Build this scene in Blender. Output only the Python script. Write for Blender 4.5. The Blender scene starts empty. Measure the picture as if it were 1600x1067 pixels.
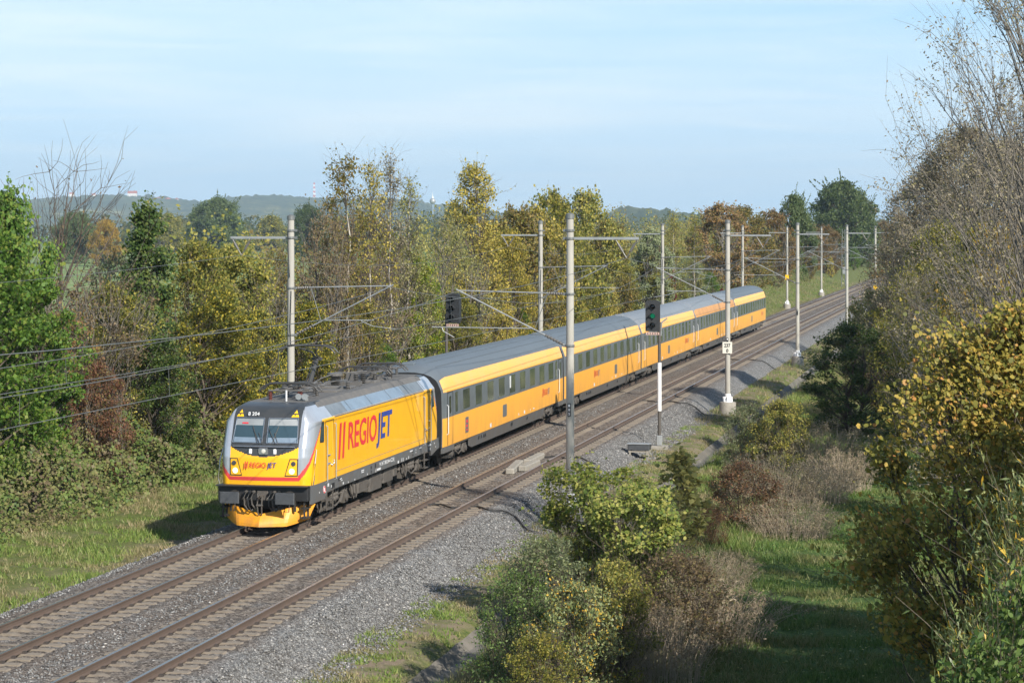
import bpy, bmesh, math, random
import numpy as np
from math import radians as R, sin, cos, pi, sqrt
from mathutils import Vector, Matrix

# ---------------------------------------------------------------- camera, sky, sun
scene = bpy.context.scene
col = scene.collection
F = 3655.0; CH = 9.14; HOR = 360.6          # focal length in photo pixels, eye height, horizon row
cd = bpy.data.cameras.new('camera'); cam = bpy.data.objects.new('camera', cd); col.objects.link(cam)
cam.location = (0, 0, CH); cam.rotation_euler = (pi/2, 0, 0)
cd.sensor_width = 36; cd.lens = F/1600*36; cd.shift_y = -(533.5-HOR)/1600
cd.clip_start = 0.5; cd.clip_end = 60000
scene.camera = cam
SUN_EL = R(33); SUN_AZ = math.atan2(0.56, -0.83)      # azimuth from +Y towards +X
sdir = Vector((sin(SUN_AZ)*cos(SUN_EL), cos(SUN_AZ)*cos(SUN_EL), sin(SUN_EL)))
sl = bpy.data.lights.new('sun', 'SUN'); sl.energy = 5.0; sl.angle = R(0.53); sl.color = (1.0, 0.93, 0.82)
so = bpy.data.objects.new('sun', sl); col.objects.link(so); so.location = (40, -60, 80)
so.rotation_euler = sdir.to_track_quat('Z', 'Y').to_euler()
w = bpy.data.worlds.new('World'); scene.world = w; w.use_nodes = True
nt = w.node_tree; nt.nodes.clear()
def wn(t, **k):
    n = nt.nodes.new(t)
    for a, b in k.items(): setattr(n, a, b)
    return n
sky = wn('ShaderNodeTexSky', sky_type='NISHITA', sun_disc=False)
sky.sun_elevation = SUN_EL; sky.sun_rotation = SUN_AZ; sky.altitude = 200; sky.air_density = 1.0; sky.dust_density = 0.25; sky.ozone_density = 1.2
tc = wn('ShaderNodeTexCoord'); mp = wn('ShaderNodeMapping'); mp.inputs['Scale'].default_value = (1.0, 1.0, 9.0)
mp.inputs['Rotation'].default_value = (0, R(6), 0)
n1 = wn('ShaderNodeTexNoise'); n1.inputs['Scale'].default_value = 3.4; n1.inputs['Detail'].default_value = 7; n1.inputs['Roughness'].default_value = 0.5
r1 = wn('ShaderNodeValToRGB'); r1.color_ramp.elements[0].position = 0.30; r1.color_ramp.elements[0].color = (0,0,0,1); r1.color_ramp.elements[1].position = 0.66; r1.color_ramp.elements[1].color = (1,1,1,1)
mul = wn('ShaderNodeMath', operation='MULTIPLY'); mul.inputs[1].default_value = 0.55
mx = wn('ShaderNodeMixRGB'); mx.inputs['Color2'].default_value = (5.0, 6.7, 8.5, 1)
sepz = wn('ShaderNodeSeparateXYZ'); hz = wn('ShaderNodeMapRange'); hz.inputs['From Min'].default_value = 0.0; hz.inputs['From Max'].default_value = 0.42; hz.inputs['To Min'].default_value = 0.93; hz.inputs['To Max'].default_value = 0.12
add = wn('ShaderNodeMath', operation='ADD'); add.use_clamp = True
bg = wn('ShaderNodeBackground'); bg.inputs['Strength'].default_value = 0.085; wo = wn('ShaderNodeOutputWorld')
L = nt.links.new
L(tc.outputs['Generated'], mp.inputs['Vector']); L(mp.outputs['Vector'], n1.inputs['Vector']); L(n1.outputs['Fac'], r1.inputs['Fac'])
L(r1.outputs['Color'], mul.inputs[0]); vc = wn('ShaderNodeMixRGB'); vc.inputs['Color1'].default_value = (3.7, 6.3, 8.9, 1); vc.inputs['Color2'].default_value = (6.8, 8.0, 9.1, 1)
mp2 = wn('ShaderNodeMapping'); mp2.inputs['Scale'].default_value = (1.0, 1.0, 14.0); mp2.inputs['Rotation'].default_value = (0, R(-7), 0); mp2.inputs['Location'].default_value = (3.1, 0.4, 0)
n2 = wn('ShaderNodeTexNoise'); n2.inputs['Scale'].default_value = 7.0; n2.inputs['Detail'].default_value = 8; n2.inputs['Roughness'].default_value = 0.55; n2.inputs['Distortion'].default_value = 0.6
r2 = wn('ShaderNodeMapRange'); r2.inputs['From Min'].default_value = 0.42; r2.inputs['From Max'].default_value = 0.72; r2.inputs['To Max'].default_value = 0.5
ad2 = wn('ShaderNodeMath', operation='MULTIPLY_ADD'); ad2.use_clamp = True; ad2.inputs[1].default_value = 0.70
L(tc.outputs['Generated'], mp2.inputs['Vector']); L(mp2.outputs['Vector'], n2.inputs['Vector']); L(n2.outputs['Fac'], r2.inputs['Value']); L(r1.outputs['Color'], ad2.inputs[0]); L(r2.outputs['Result'], ad2.inputs[2])
L(ad2.outputs['Value'], vc.inputs['Fac']); L(vc.outputs['Color'], mx.inputs['Color2']); L(tc.outputs['Generated'], sepz.inputs['Vector']); L(sepz.outputs['Z'], hz.inputs['Value']); L(hz.outputs['Result'], mx.inputs['Fac']); L(sky.outputs['Color'], mx.inputs['Color1'])
L(mx.outputs['Color'], bg.inputs['Color']); L(bg.outputs['Background'], wo.inputs['Surface'])
vs = scene.view_settings; vs.view_transform = 'Standard'; vs.look = 'None'; vs.gamma = 1; vs.exposure = 0.64; vs.use_curve_mapping = False
scene.cycles.max_bounces = 8; scene.cycles.transparent_max_bounces = 8; scene.cycles.volume_bounces = 0
scene.cycles.use_denoising = True

# ---------------------------------------------------------------- materials
MATS = {}
def newmat(name):
    m = bpy.data.materials.new(name); m.use_nodes = True; t = m.node_tree; t.nodes.clear()
    o = t.nodes.new('ShaderNodeOutputMaterial'); return m, t, o
def N(t, kind, **k):
    n = t.nodes.new(kind)
    for a, b in k.items():
        if a.startswith('i_'): n.inputs[a[2:].replace('_', ' ')].default_value = b
        else: setattr(n, a, b)
    return n
def ramp(t, cols):
    r = t.nodes.new('ShaderNodeValToRGB'); e = r.color_ramp.elements
    while len(e) > 1: e.remove(e[-1])
    n = len(cols)
    for i, c in enumerate(cols):
        p, c3 = (c[0], c[1]) if isinstance(c[1], tuple) else (i/(n-1), c)
        q = e[0] if i == 0 else e.new(p)
        q.position = p; q.color = (*c3, 1)
    return r
def pmat(name, c, rough=0.5, metal=0.0, dirt=0.12, dscale=3.0, bump=0.0, bscale=30, spec=0.5, coat=0.0, c2=None, stretch=None):
    """painted / solid material with a little procedural wear"""
    m, t, o = newmat(name)
    b = N(t, 'ShaderNodeBsdfPrincipled'); b.inputs['Roughness'].default_value = rough; b.inputs['Metallic'].default_value = metal
    b.inputs['Specular IOR Level'].default_value = spec; b.inputs['Coat Weight'].default_value = coat
    tcn = N(t, 'ShaderNodeTexCoord'); mpn = N(t, 'ShaderNodeMapping')
    if stretch: mpn.inputs['Scale'].default_value = stretch
    t.links.new(tcn.outputs['Object'], mpn.inputs['Vector'])
    no = N(t, 'ShaderNodeTexNoise', i_Scale=dscale, i_Detail=6, i_Roughness=0.65); t.links.new(mpn.outputs['Vector'], no.inputs['Vector'])
    rp = ramp(t, [(0.35, (0,0,0)), (0.75, (1,1,1))]); t.links.new(no.outputs['Fac'], rp.inputs['Fac'])
    d = c2 if c2 else tuple(x*(1-dirt*2.2)+0.02*dirt for x in c)
    mix = N(t, 'ShaderNodeMixRGB'); mix.inputs['Color1'].default_value = (*c, 1); mix.inputs['Color2'].default_value = (*d, 1)
    t.links.new(rp.outputs['Color'], mix.inputs['Fac']); t.links.new(mix.outputs['Color'], b.inputs['Base Color'])
    if bump:
        n2 = N(t, 'ShaderNodeTexNoise', i_Scale=bscale, i_Detail=4); t.links.new(tcn.outputs['Object'], n2.inputs['Vector'])
        bp = N(t, 'ShaderNodeBump', i_Strength=bump, i_Distance=0.02); t.links.new(n2.outputs['Fac'], bp.inputs['Height']); t.links.new(bp.outputs['Normal'], b.inputs['Normal'])
    t.links.new(b.outputs['BSDF'], o.inputs['Surface']); MATS[name] = m; return m
def grime(m, z0, z1, amt, c=(0.16,0.115,0.075)):
    t = m.node_tree; b = [n for n in t.nodes if n.type == 'BSDF_PRINCIPLED'][0]; src = b.inputs['Base Color'].links[0].from_socket
    tcn = N(t, 'ShaderNodeTexCoord'); sp = N(t, 'ShaderNodeSeparateXYZ'); t.links.new(tcn.outputs['Object'], sp.inputs['Vector'])
    mr = N(t, 'ShaderNodeMapRange'); mr.inputs['From Min'].default_value = z1; mr.inputs['From Max'].default_value = z0; t.links.new(sp.outputs['Z'], mr.inputs['Value'])
    mp_ = N(t, 'ShaderNodeMapping'); mp_.inputs['Scale'].default_value = (1.0, 2.2, 0.25); t.links.new(tcn.outputs['Object'], mp_.inputs['Vector'])
    no = N(t, 'ShaderNodeTexNoise', i_Scale=1.6, i_Detail=7, i_Roughness=0.7); t.links.new(mp_.outputs['Vector'], no.inputs['Vector'])
    r2 = N(t, 'ShaderNodeMapRange'); r2.inputs['From Min'].default_value = 0.35; r2.inputs['From Max'].default_value = 0.70; t.links.new(no.outputs['Fac'], r2.inputs['Value'])
    a1 = N(t, 'ShaderNodeMath', operation='MULTIPLY_ADD'); a1.inputs[1].default_value = 1.0; a1.inputs[2].default_value = 0.22; t.links.new(mr.outputs['Result'], a1.inputs[0])
    a2 = N(t, 'ShaderNodeMath', operation='MULTIPLY'); t.links.new(a1.outputs['Value'], a2.inputs[0]); t.links.new(r2.outputs['Result'], a2.inputs[1])
    a3 = N(t, 'ShaderNodeMath', operation='MULTIPLY'); a3.use_clamp = True; a3.inputs[1].default_value = amt; t.links.new(a2.outputs['Value'], a3.inputs[0])
    mi = N(t, 'ShaderNodeMixRGB'); mi.inputs['Color2'].default_value = (*c, 1); t.links.new(a3.outputs['Value'], mi.inputs['Fac']); t.links.new(src, mi.inputs['Color1']); t.links.new(mi.outputs['Color'], b.inputs['Base Color'])
def leafmat(name, cols, trans=0.42, rough=0.55, spec=0.35, patch=None, pscale=0.5):
    m, t, o = newmat(name)
    g = N(t, 'ShaderNodeNewGeometry'); rp = ramp(t, cols); t.links.new(g.outputs['Random Per Island'], rp.inputs['Fac'])
    cout = rp.outputs['Color']
    if patch:
        rp2 = ramp(t, patch); t.links.new(g.outputs['Random Per Island'], rp2.inputs['Fac'])
        no = N(t, 'ShaderNodeTexNoise', i_Scale=pscale, i_Detail=3); t.links.new(g.outputs['Position'], no.inputs['Vector'])
        rq = ramp(t, [(0.44, (0,0,0)), (0.56, (1,1,1))]); t.links.new(no.outputs['Fac'], rq.inputs['Fac'])
        mi = N(t, 'ShaderNodeMixRGB'); t.links.new(rq.outputs['Color'], mi.inputs['Fac']); t.links.new(cout, mi.inputs['Color1']); t.links.new(rp2.outputs['Color'], mi.inputs['Color2'])
        cout = mi.outputs['Color']
    b = N(t, 'ShaderNodeBsdfPrincipled'); b.inputs['Roughness'].default_value = rough; b.inputs['Specular IOR Level'].default_value = spec
    tr = N(t, 'ShaderNodeBsdfTranslucent'); ms = N(t, 'ShaderNodeMixShader'); ms.inputs['Fac'].default_value = trans
    t.links.new(cout, b.inputs['Base Color']); t.links.new(cout, tr.inputs['Color'])
    t.links.new(b.outputs['BSDF'], ms.inputs[1]); t.links.new(tr.outputs['BSDF'], ms.inputs[2]); t.links.new(ms.outputs['Shader'], o.inputs['Surface'])
    MATS[name] = m; return m
def glassmat(name, c=(0.03,0.04,0.045), rough=0.06, trans=0.0):
    m, t, o = newmat(name); b = N(t, 'ShaderNodeBsdfPrincipled'); b.inputs['Base Color'].default_value = (*c, 1)
    b.inputs['Roughness'].default_value = rough; b.inputs['Specular IOR Level'].default_value = 0.7; b.inputs['Transmission Weight'].default_value = trans
    if trans: b.inputs['IOR'].default_value = 1.05
    t.links.new(b.outputs['BSDF'], o.inputs['Surface']); MATS[name] = m; return m

M = MATS
pmat('yellow', (0.93,0.47,0.012), 0.33, dirt=0.05, coat=0.3, dscale=1.2)
pmat('coach_yellow', (0.84,0.40,0.045), 0.42, dirt=0.10, dscale=0.8, c2=(0.80,0.37,0.045), stretch=(1,0.4,1))
pmat('coach_stripe', (0.90,0.46,0.10), 0.5, dirt=0.1, dscale=0.8, c2=(0.84,0.45,0.15))  # side yellow, lightened in colour for its skyward curve and some fading
pmat('coach_stripe_dirty', (0.58,0.29,0.10), 0.55, dirt=0.12, dscale=1.0)
pmat('coach_grey', (0.115,0.135,0.15), 0.38, dirt=0.1, dscale=1.0)
pmat('coach_grey_dull', (0.13,0.14,0.145), 0.5, dirt=0.1, dscale=1.0)
pmat('coach_roof', (0.115,0.14,0.165), 0.5, dirt=0.2, dscale=1.1, c2=(0.10,0.12,0.14), stretch=(1,0.25,1))
pmat('coach_roof_light', (0.20,0.225,0.255), 0.5, dirt=0.2, dscale=1.1, c2=(0.18,0.20,0.22), stretch=(1,0.25,1))
pmat('skirt_grey', (0.105,0.12,0.135), 0.5, dirt=0.15, dscale=2.0, c2=(0.11,0.10,0.09))
pmat('silver', (0.52,0.55,0.60), 0.28, metal=0.55, dirt=0.06)
pmat('panel_blue', (0.22,0.29,0.37), 0.38, metal=0.2, dirt=0.12, dscale=2.5)
pmat('panel_grey', (0.18,0.21,0.24), 0.45, metal=0.1, dirt=0.2, dscale=3)
pmat('cap_black', (0.035,0.04,0.045), 0.35, dirt=0.1, c2=(0.055,0.055,0.055))
pmat('roof_dirty', (0.10,0.10,0.10), 0.75, dirt=0.25, dscale=3, c2=(0.15,0.14,0.13))
pmat('black', (0.02,0.021,0.023), 0.5, dirt=0.1)
pmat('buffer_grey', (0.06,0.066,0.075), 0.6, dirt=0.2, dscale=9)
pmat('red_stripe', (0.62,0.06,0.06), 0.35, dirt=0.05)
pmat('red_letter', (0.66,0.035,0.05), 0.4, dirt=0.04)
pmat('blue_letter', (0.03,0.06,0.30), 0.4, dirt=0.04)
pmat('white_paint', (0.80,0.81,0.82), 0.5, dirt=0.06)
pmat('white_mark', (0.62,0.64,0.66), 0.5, dirt=0.05)
pmat('plough_orange', (0.86,0.36,0.01), 0.42, dirt=0.14, dscale=3, c2=(0.62,0.26,0.03))
pmat('bogie_brown', (0.095,0.085,0.075), 0.75, dirt=0.3, dscale=6, c2=(0.06,0.055,0.05))
pmat('bogie_dark', (0.035,0.033,0.03), 0.7, dirt=0.3, dscale=6)
pmat('steel_bright', (0.62,0.62,0.63), 0.25, metal=0.9, dirt=0.05)
pmat('wire_steel', (0.20,0.21,0.21), 0.5, metal=0.4, dirt=0.1)
pmat('galvanised', (0.36,0.38,0.39), 0.5, metal=0.4, dirt=0.12)
pmat('insulator', (0.12,0.115,0.11), 0.45, dirt=0.1)
pmat('pan_dark', (0.05,0.05,0.05), 0.5, dirt=0.1)
pmat('insulator_red', (0.16,0.05,0.04), 0.35, dirt=0.1)
pmat('insulator_brown', (0.10,0.05,0.03), 0.3, dirt=0.1)
pmat('concrete_mast', (0.40,0.39,0.355), 0.85, dirt=0.10, dscale=2.5, c2=(0.30,0.29,0.26), bump=0.3, bscale=40, stretch=(1,1,0.25))
pmat('concrete', (0.30,0.28,0.245), 0.9, dirt=0.15, dscale=3, c2=(0.20,0.19,0.165), bump=0.5, bscale=25)
pmat('ditch_concrete', (0.17,0.155,0.135), 0.95, dirt=0.2, dscale=1.2, c2=(0.06,0.06,0.045), bump=0.6, bscale=14)
pmat('sleeper_concrete', (0.235,0.20,0.16), 0.9, dirt=0.12, dscale=2.2, c2=(0.14,0.115,0.09), bump=0.4, bscale=30)
pmat('clip', (0.045,0.035,0.03), 0.7, dirt=0.2)
pmat('rail_side', (0.115,0.083,0.066), 0.8, dirt=0.15, dscale=1.5, c2=(0.085,0.062,0.05), bump=0.2, bscale=50)
pmat('signal_black', (0.025,0.027,0.03), 0.55, dirt=0.15)
pmat('lens_dark', (0.012,0.012,0.014), 0.2, dirt=0.0)
pmat('sign_yellow', (0.85,0.50,0.01), 0.5, dirt=0.05)
pmat('sign_cream', (0.72,0.70,0.62), 0.5, dirt=0.05)
pmat('pink_plate', (0.55,0.38,0.33), 0.6, dirt=0.1)
pmat('hill_white', (0.75,0.72,0.68), 0.8, dirt=0.05); pmat('roof_red', (0.35,0.09,0.05), 0.8, dirt=0.1)
pmat('mast_red', (0.55,0.06,0.05), 0.6, dirt=0.05)
pmat('bark_grey', (0.20,0.18,0.155), 0.9, dirt=0.2, dscale=6, c2=(0.10,0.09,0.075))
pmat('bark_tan', (0.33,0.28,0.22), 0.9, dirt=0.2, dscale=7, c2=(0.16,0.13,0.10), stretch=(1,1,0.5))
pmat('bark_brown', (0.115,0.09,0.07), 0.9, dirt=0.2, dscale=6)
pmat('bark_pale', (0.50,0.47,0.41), 0.85, dirt=0.2, dscale=7, c2=(0.20,0.17,0.14), stretch=(1,1,0.5))
pmat('twig_tan', (0.40,0.33,0.25), 0.9, dirt=0.15, dscale=6)
pmat('cable_black', (0.02,0.02,0.02), 0.7)
pmat('wood_beige', (0.50,0.36,0.22), 0.8)
glassmat('coach_glass', (0.035,0.043,0.042), 0.10)
glassmat('cab_glass', (0.035,0.065,0.085), 0.05)
t_ = M['coach_glass'].node_tree; b_ = [n for n in t_.nodes if n.type == 'BSDF_PRINCIPLED'][0]; oi = t_.nodes.new('ShaderNodeObjectInfo'); tq = t_.nodes.new('ShaderNodeTexCoord')
nq = N(t_, 'ShaderNodeTexNoise', i_Scale=0.9, i_Detail=4); t_.links.new(tq.outputs['Object'], nq.inputs['Vector']); aq = N(t_, 'ShaderNodeMath', operation='MULTIPLY_ADD'); aq.inputs[1].default_value = 0.5; t_.links.new(oi.outputs['Random'], aq.inputs[0]); t_.links.new(nq.outputs['Fac'], aq.inputs[2])
rq = ramp(t_, [(0.35, (0.014,0.018,0.018)), (0.7, (0.045,0.055,0.045)), (1.0, (0.11,0.12,0.085))]); t_.links.new(aq.outputs['Value'], rq.inputs['Fac']); t_.links.new(rq.outputs['Color'], b_.inputs['Base Color'])  # glass colour varied per window in place of reflections and curtains
glassmat('lamp_glass', (0.55,0.55,0.5), 0.1)
grime(M['coach_yellow'], 0.9, 1.9, 0.42, (0.30,0.18,0.08)); grime(M['yellow'], 1.3, 1.9, 0.16, (0.30,0.18,0.05)); grime(M['skirt_grey'], 0.6, 1.3, 0.8, (0.10,0.085,0.07)); grime(M['coach_stripe'], 2.9, 3.3, 0.2, (0.35,0.25,0.15)); grime(M['coach_roof'], 3.4, 4.0, 0.35, (0.08,0.075,0.07)); grime(M['coach_roof_light'], 3.4, 4.0, 0.35, (0.12,0.115,0.11)); grime(M['coach_grey'], 1.9, 2.4, 0.3, (0.16,0.14,0.12)); grime(M['plough_orange'], 0.1, 0.6, 0.6, (0.22,0.12,0.05)); grime(M['concrete_mast'], 0.0, 2.5, 0.4, (0.20,0.18,0.15))
def emit(name, c, s):
    m, t, o = newmat(name); e = N(t, 'ShaderNodeEmission'); e.inputs['Color'].default_value = (*c, 1); e.inputs['Strength'].default_value = s
    t.links.new(e.outputs['Emission'], o.inputs['Surface']); MATS[name] = m
emit('green_lamp', (0.02,0.40,0.20), 0.28); emit('head_lamp', (1.0,0.86,0.62), 1.5)

# leaf palettes (real leaf colours)
leafmat('lf_green', [(0.06,0.12,0.02), (0.10,0.20,0.03), (0.15,0.26,0.04), (0.24,0.28,0.05)])
leafmat('lf_deep', [(0.035,0.07,0.02), (0.06,0.115,0.025), (0.10,0.16,0.035), (0.17,0.20,0.045)])
leafmat('lf_oak', [(0.06,0.10,0.03), (0.10,0.145,0.045), (0.16,0.20,0.07)])
leafmat('lf_lime', [(0.12,0.22,0.03), (0.20,0.30,0.03), (0.32,0.36,0.035), (0.42,0.38,0.04)])
leafmat('lf_olive', [(0.10,0.135,0.03), (0.20,0.215,0.045), (0.32,0.29,0.06), (0.46,0.39,0.08)])
leafmat('lf_gold', [(0.17,0.18,0.04), (0.31,0.28,0.055), (0.47,0.38,0.075), (0.60,0.46,0.10)])
leafmat('lf_speck', [(0, (0.08,0.11,0.025)), (0.5, (0.17,0.185,0.035)), (0.78, (0.42,0.36,0.05)), (1, (0.66,0.52,0.07))])
leafmat('lf_orange', [(0.25,0.17,0.04), (0.42,0.26,0.05), (0.54,0.35,0.06), (0.36,0.31,0.06)])
leafmat('lf_dullred', [(0.15,0.09,0.06), (0.24,0.12,0.08), (0.33,0.17,0.10), (0.20,0.21,0.06)])
leafmat('lf_russet', [(0.15,0.12,0.04), (0.25,0.15,0.06), (0.34,0.20,0.08), (0.22,0.22,0.06)])
leafmat('lf_rust', [(0.12,0.13,0.035), (0.22,0.185,0.05), (0.34,0.23,0.07), (0.22,0.24,0.055)])
leafmat('lf_wine', [(0.12,0.025,0.025), (0.21,0.045,0.04), (0.30,0.07,0.05)])
leafmat('lf_brown', [(0.13,0.095,0.06), (0.20,0.145,0.085), (0.27,0.20,0.11), (0.19,0.18,0.06)])
leafmat('lf_pale', [(0.26,0.27,0.10), (0.38,0.37,0.15), (0.50,0.45,0.16), (0.22,0.26,0.09)])
leafmat('lf_silver', [(0.16,0.20,0.10), (0.24,0.28,0.15), (0.34,0.37,0.21), (0.15,0.19,0.05)])
leafmat('lf_greybrown', [(0.20,0.17,0.125), (0.29,0.25,0.18), (0.38,0.33,0.23), (0.30,0.27,0.10)])
leafmat('lf_hazel', [(0, (0.13,0.15,0.03)), (0.4, (0.26,0.24,0.05)), (0.72, (0.44,0.35,0.07)), (0.93, (0.56,0.38,0.09)), (1, (0.52,0.24,0.08))], trans=0.42)
leafmat('lf_hazel_green', [(0.10,0.16,0.035), (0.21,0.26,0.05), (0.34,0.36,0.08), (0.46,0.43,0.13)], trans=0.45)
leafmat('lf_willow', [(0, (0.12,0.17,0.06)), (0.5, (0.23,0.28,0.12)), (0.8, (0.36,0.37,0.15)), (0.93, (0.62,0.42,0.05)), (1, (0.66,0.38,0.04))], trans=0.38, rough=0.4)
leafmat('lf_sallow', [(0.065,0.12,0.03), (0.11,0.18,0.05), (0.18,0.25,0.08), (0.14,0.21,0.04)], trans=0.32, rough=0.42)
leafmat('lf_dryweed', [(0.20,0.15,0.10), (0.33,0.26,0.18), (0.46,0.38,0.27), (0.14,0.16,0.05)])
leafmat('lf_redbrown', [(0.15,0.075,0.045), (0.24,0.12,0.065), (0.31,0.18,0.09), (0.17,0.16,0.05)])
leafmat('lf_bramble', [(0.07,0.12,0.03), (0.12,0.19,0.045), (0.18,0.24,0.06), (0.24,0.24,0.08)], patch=[(0.14,0.10,0.065), (0.22,0.17,0.10), (0.16,0.19,0.06), (0.28,0.25,0.10)], pscale=0.75)
leafmat('lf_grass', [(0.09,0.16,0.03), (0.14,0.225,0.045), (0.21,0.29,0.06), (0.30,0.31,0.11)], patch=[(0.16,0.17,0.06), (0.30,0.26,0.13), (0.42,0.34,0.21)], pscale=0.55, trans=0.3)
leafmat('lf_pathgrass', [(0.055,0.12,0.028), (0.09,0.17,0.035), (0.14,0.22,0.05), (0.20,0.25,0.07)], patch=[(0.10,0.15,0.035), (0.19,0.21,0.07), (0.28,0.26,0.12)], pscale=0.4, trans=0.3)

# ---------------------------------------------------------------- geometry helpers
def tag(o, label=None, cat=None, group=None, kind=None):
    if label: o['label'] = label
    if cat: o['category'] = cat
    if group: o['group'] = group
    if kind: o['kind'] = kind
    return o
def empty(name, loc=(0,0,0), rz=0.0):
    o = bpy.data.objects.new(name, None); col.objects.link(o); o.location = loc; o.rotation_euler = (0,0,rz); o.empty_display_size = 0.3; return o
class MB:
    def __init__(s): s.v = []; s.f = []; s.m = []; s.mi = 0
    def mat(s, i): s.mi = i; return s
    def face(s, idx): s.f.append(tuple(idx)); s.m.append(s.mi)
    def quadpts(s, pts):
        n = len(s.v); s.v += [tuple(p) for p in pts]; s.face(range(n, n+len(pts))); return s
    def box(s, c, d, rot=None, taper=1.0):
        n = len(s.v); hx, hy, hz = d[0]/2, d[1]/2, d[2]/2
        for z, k in ((-hz, 1.0), (hz, taper)):
            for x, y in ((-hx,-hy),(hx,-hy),(hx,hy),(-hx,hy)):
                p = Vector((x*k, y*k, z))
                if rot is not None: p = rot @ p
                s.v.append((p.x+c[0], p.y+c[1], p.z+c[2]))
        for q in ((3,2,1,0),(4,5,6,7),(0,1,5,4),(1,2,6,5),(2,3,7,6),(3,0,4,7)): s.face([n+i for i in q])
        return s
    def bevbox(s, c, d, b=0.02):
        """box with chamfered vertical + top edges"""
        hx, hy, hz = d[0]/2, d[1]/2, d[2]/2; rings = []
        for z, k in ((-hz, 0), (hz-b, 0), (hz, b)):
            n = len(s.v); X = hx-k; Y = hy-k
            for x, y in ((-X+b,-Y),(X-b,-Y),(X,-Y+b),(X,Y-b),(X-b,Y),(-X+b,Y),(-X,Y-b),(-X,-Y+b)): s.v.append((x+c[0], y+c[1], z+c[2]))
            rings.append(n)
        for a, bb in zip(rings[:-1], rings[1:]):
            for i in range(8): j = (i+1) % 8; s.face((a+i, a+j, bb+j, bb+i))
        s.face([rings[0]+i for i in reversed(range(8))]); s.face([rings[-1]+i for i in range(8)]); return s
    def tube(s, pts, r, n=8, cap=True):
        pts = [Vector(p) for p in pts]; rs = r if isinstance(r, (list, tuple)) else [r]*len(pts)
        rings = []
        for i, p in enumerate(pts):
            d = (pts[min(i+1, len(pts)-1)] - pts[max(i-1, 0)])
            d = d.normalized() if d.length > 1e-9 else Vector((0,0,1))
            up = Vector((0,0,1)) if abs(d.z) < 0.95 else Vector((0,1,0))
            a = d.cross(up).normalized(); b = d.cross(a)
            k = len(s.v)
            for j in range(n):
                t = 2*pi*j/n; q = p + (a*cos(t) + b*sin(t))*rs[i]; s.v.append((q.x, q.y, q.z))
            rings.append(k)
        for a, b in zip(rings[:-1], rings[1:]):
            for j in range(n): l = (j+1) % n; s.face((a+j, b+j, b+l, a+l))
        if cap: s.face([rings[0]+j for j in range(n)]); s.face([rings[-1]+j for j in reversed(range(n))])
        return s
    def lathe(s, c, prof, n=14, axis='z', cap=True):
        """prof = [(radius, height)...] about the axis through c"""
        rings = []
        for r, h in prof:
            k = len(s.v)
            for j in range(n):
                t = 2*pi*j/n; x, y = r*cos(t), r*sin(t)
                p = {'z': (x, y, h), 'y': (x, h, y), 'x': (h, x, y)}[axis]; s.v.append((p[0]+c[0], p[1]+c[1], p[2]+c[2]))
            rings.append(k)
        for a, b in zip(rings[:-1], rings[1:]):
            for j in range(n): l = (j+1) % n; s.face((a+j, a+l, b+l, b+j))
        if cap: s.face([rings[0]+j for j in reversed(range(n))]); s.face([rings[-1]+j for j in range(n)])
        return s
    def prism(s, poly, fn0, fn1):
        """extrude 2-D polygon between two maps to 3-D"""
        n = len(s.v); k = len(poly)
        s.v += [tuple(fn0(p)) for p in poly] + [tuple(fn1(p)) for p in poly]
        s.face(range(n, n+k)); s.face(range(n+2*k-1, n+k-1, -1))
        for i in range(k): j = (i+1) % k; s.face((n+i, n+k+i, n+k+j, n+j))
        return s
    def build(s, name, mats, parent=None, loc=None, smooth=False, fix=True):
        me = bpy.data.meshes.new(name); me.from_pydata(s.v, [], s.f)
        ms = mats if isinstance(mats, (list, tuple)) else [mats]
        for m in ms: me.materials.append(M[m] if isinstance(m, str) else m)
        me.polygons.foreach_set('material_index', s.m)
        if fix:
            bm = bmesh.new(); bm.from_mesh(me); bmesh.ops.recalc_face_normals(bm, faces=bm.faces); bm.to_mesh(me); bm.free()
        if smooth:
            me.polygons.foreach_set('use_smooth', [True]*len(me.polygons)); me.set_sharp_from_angle(angle=R(38))
        o = bpy.data.objects.new(name, me); col.objects.link(o)
        if parent is not None: o.parent = parent
        if loc is not None: o.location = loc
        return o
def np_mesh(name, V, counts, mats, loop=None, midx=None):
    """V (n,3); faces of equal vertex count 'counts' laid consecutively, or loop array (m,k)"""
    me = bpy.data.meshes.new(name); V = np.ascontiguousarray(V, dtype=np.float32)
    me.vertices.add(len(V)); me.vertices.foreach_set('co', V.ravel())
    if loop is None: loop = np.arange(len(V), dtype=np.int32).reshape(-1, counts)
    m, k = loop.shape
    me.loops.add(m*k); me.loops.foreach_set('vertex_index', np.ascontiguousarray(loop, dtype=np.int32).ravel())
    me.polygons.add(m); me.polygons.foreach_set('loop_start', np.arange(0, m*k, k, dtype=np.int32))
    if midx is not None: me.polygons.foreach_set('material_index', midx.astype(np.int32))
    for q in mats: me.materials.append(M[q] if isinstance(q, str) else q)
    me.update(calc_edges=True); return me
def link(name, me, parent=None, loc=None):
    o = bpy.data.objects.new(name, me); col.objects.link(o)
    if parent is not None: o.parent = parent
    if loc is not None: o.location = loc
    return o
def copy_tree(o, parent=None):
    c = o.copy(); col.objects.link(c); c.parent = parent
    for ch in list(o.children): copy_tree(ch, c)
    return c
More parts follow.
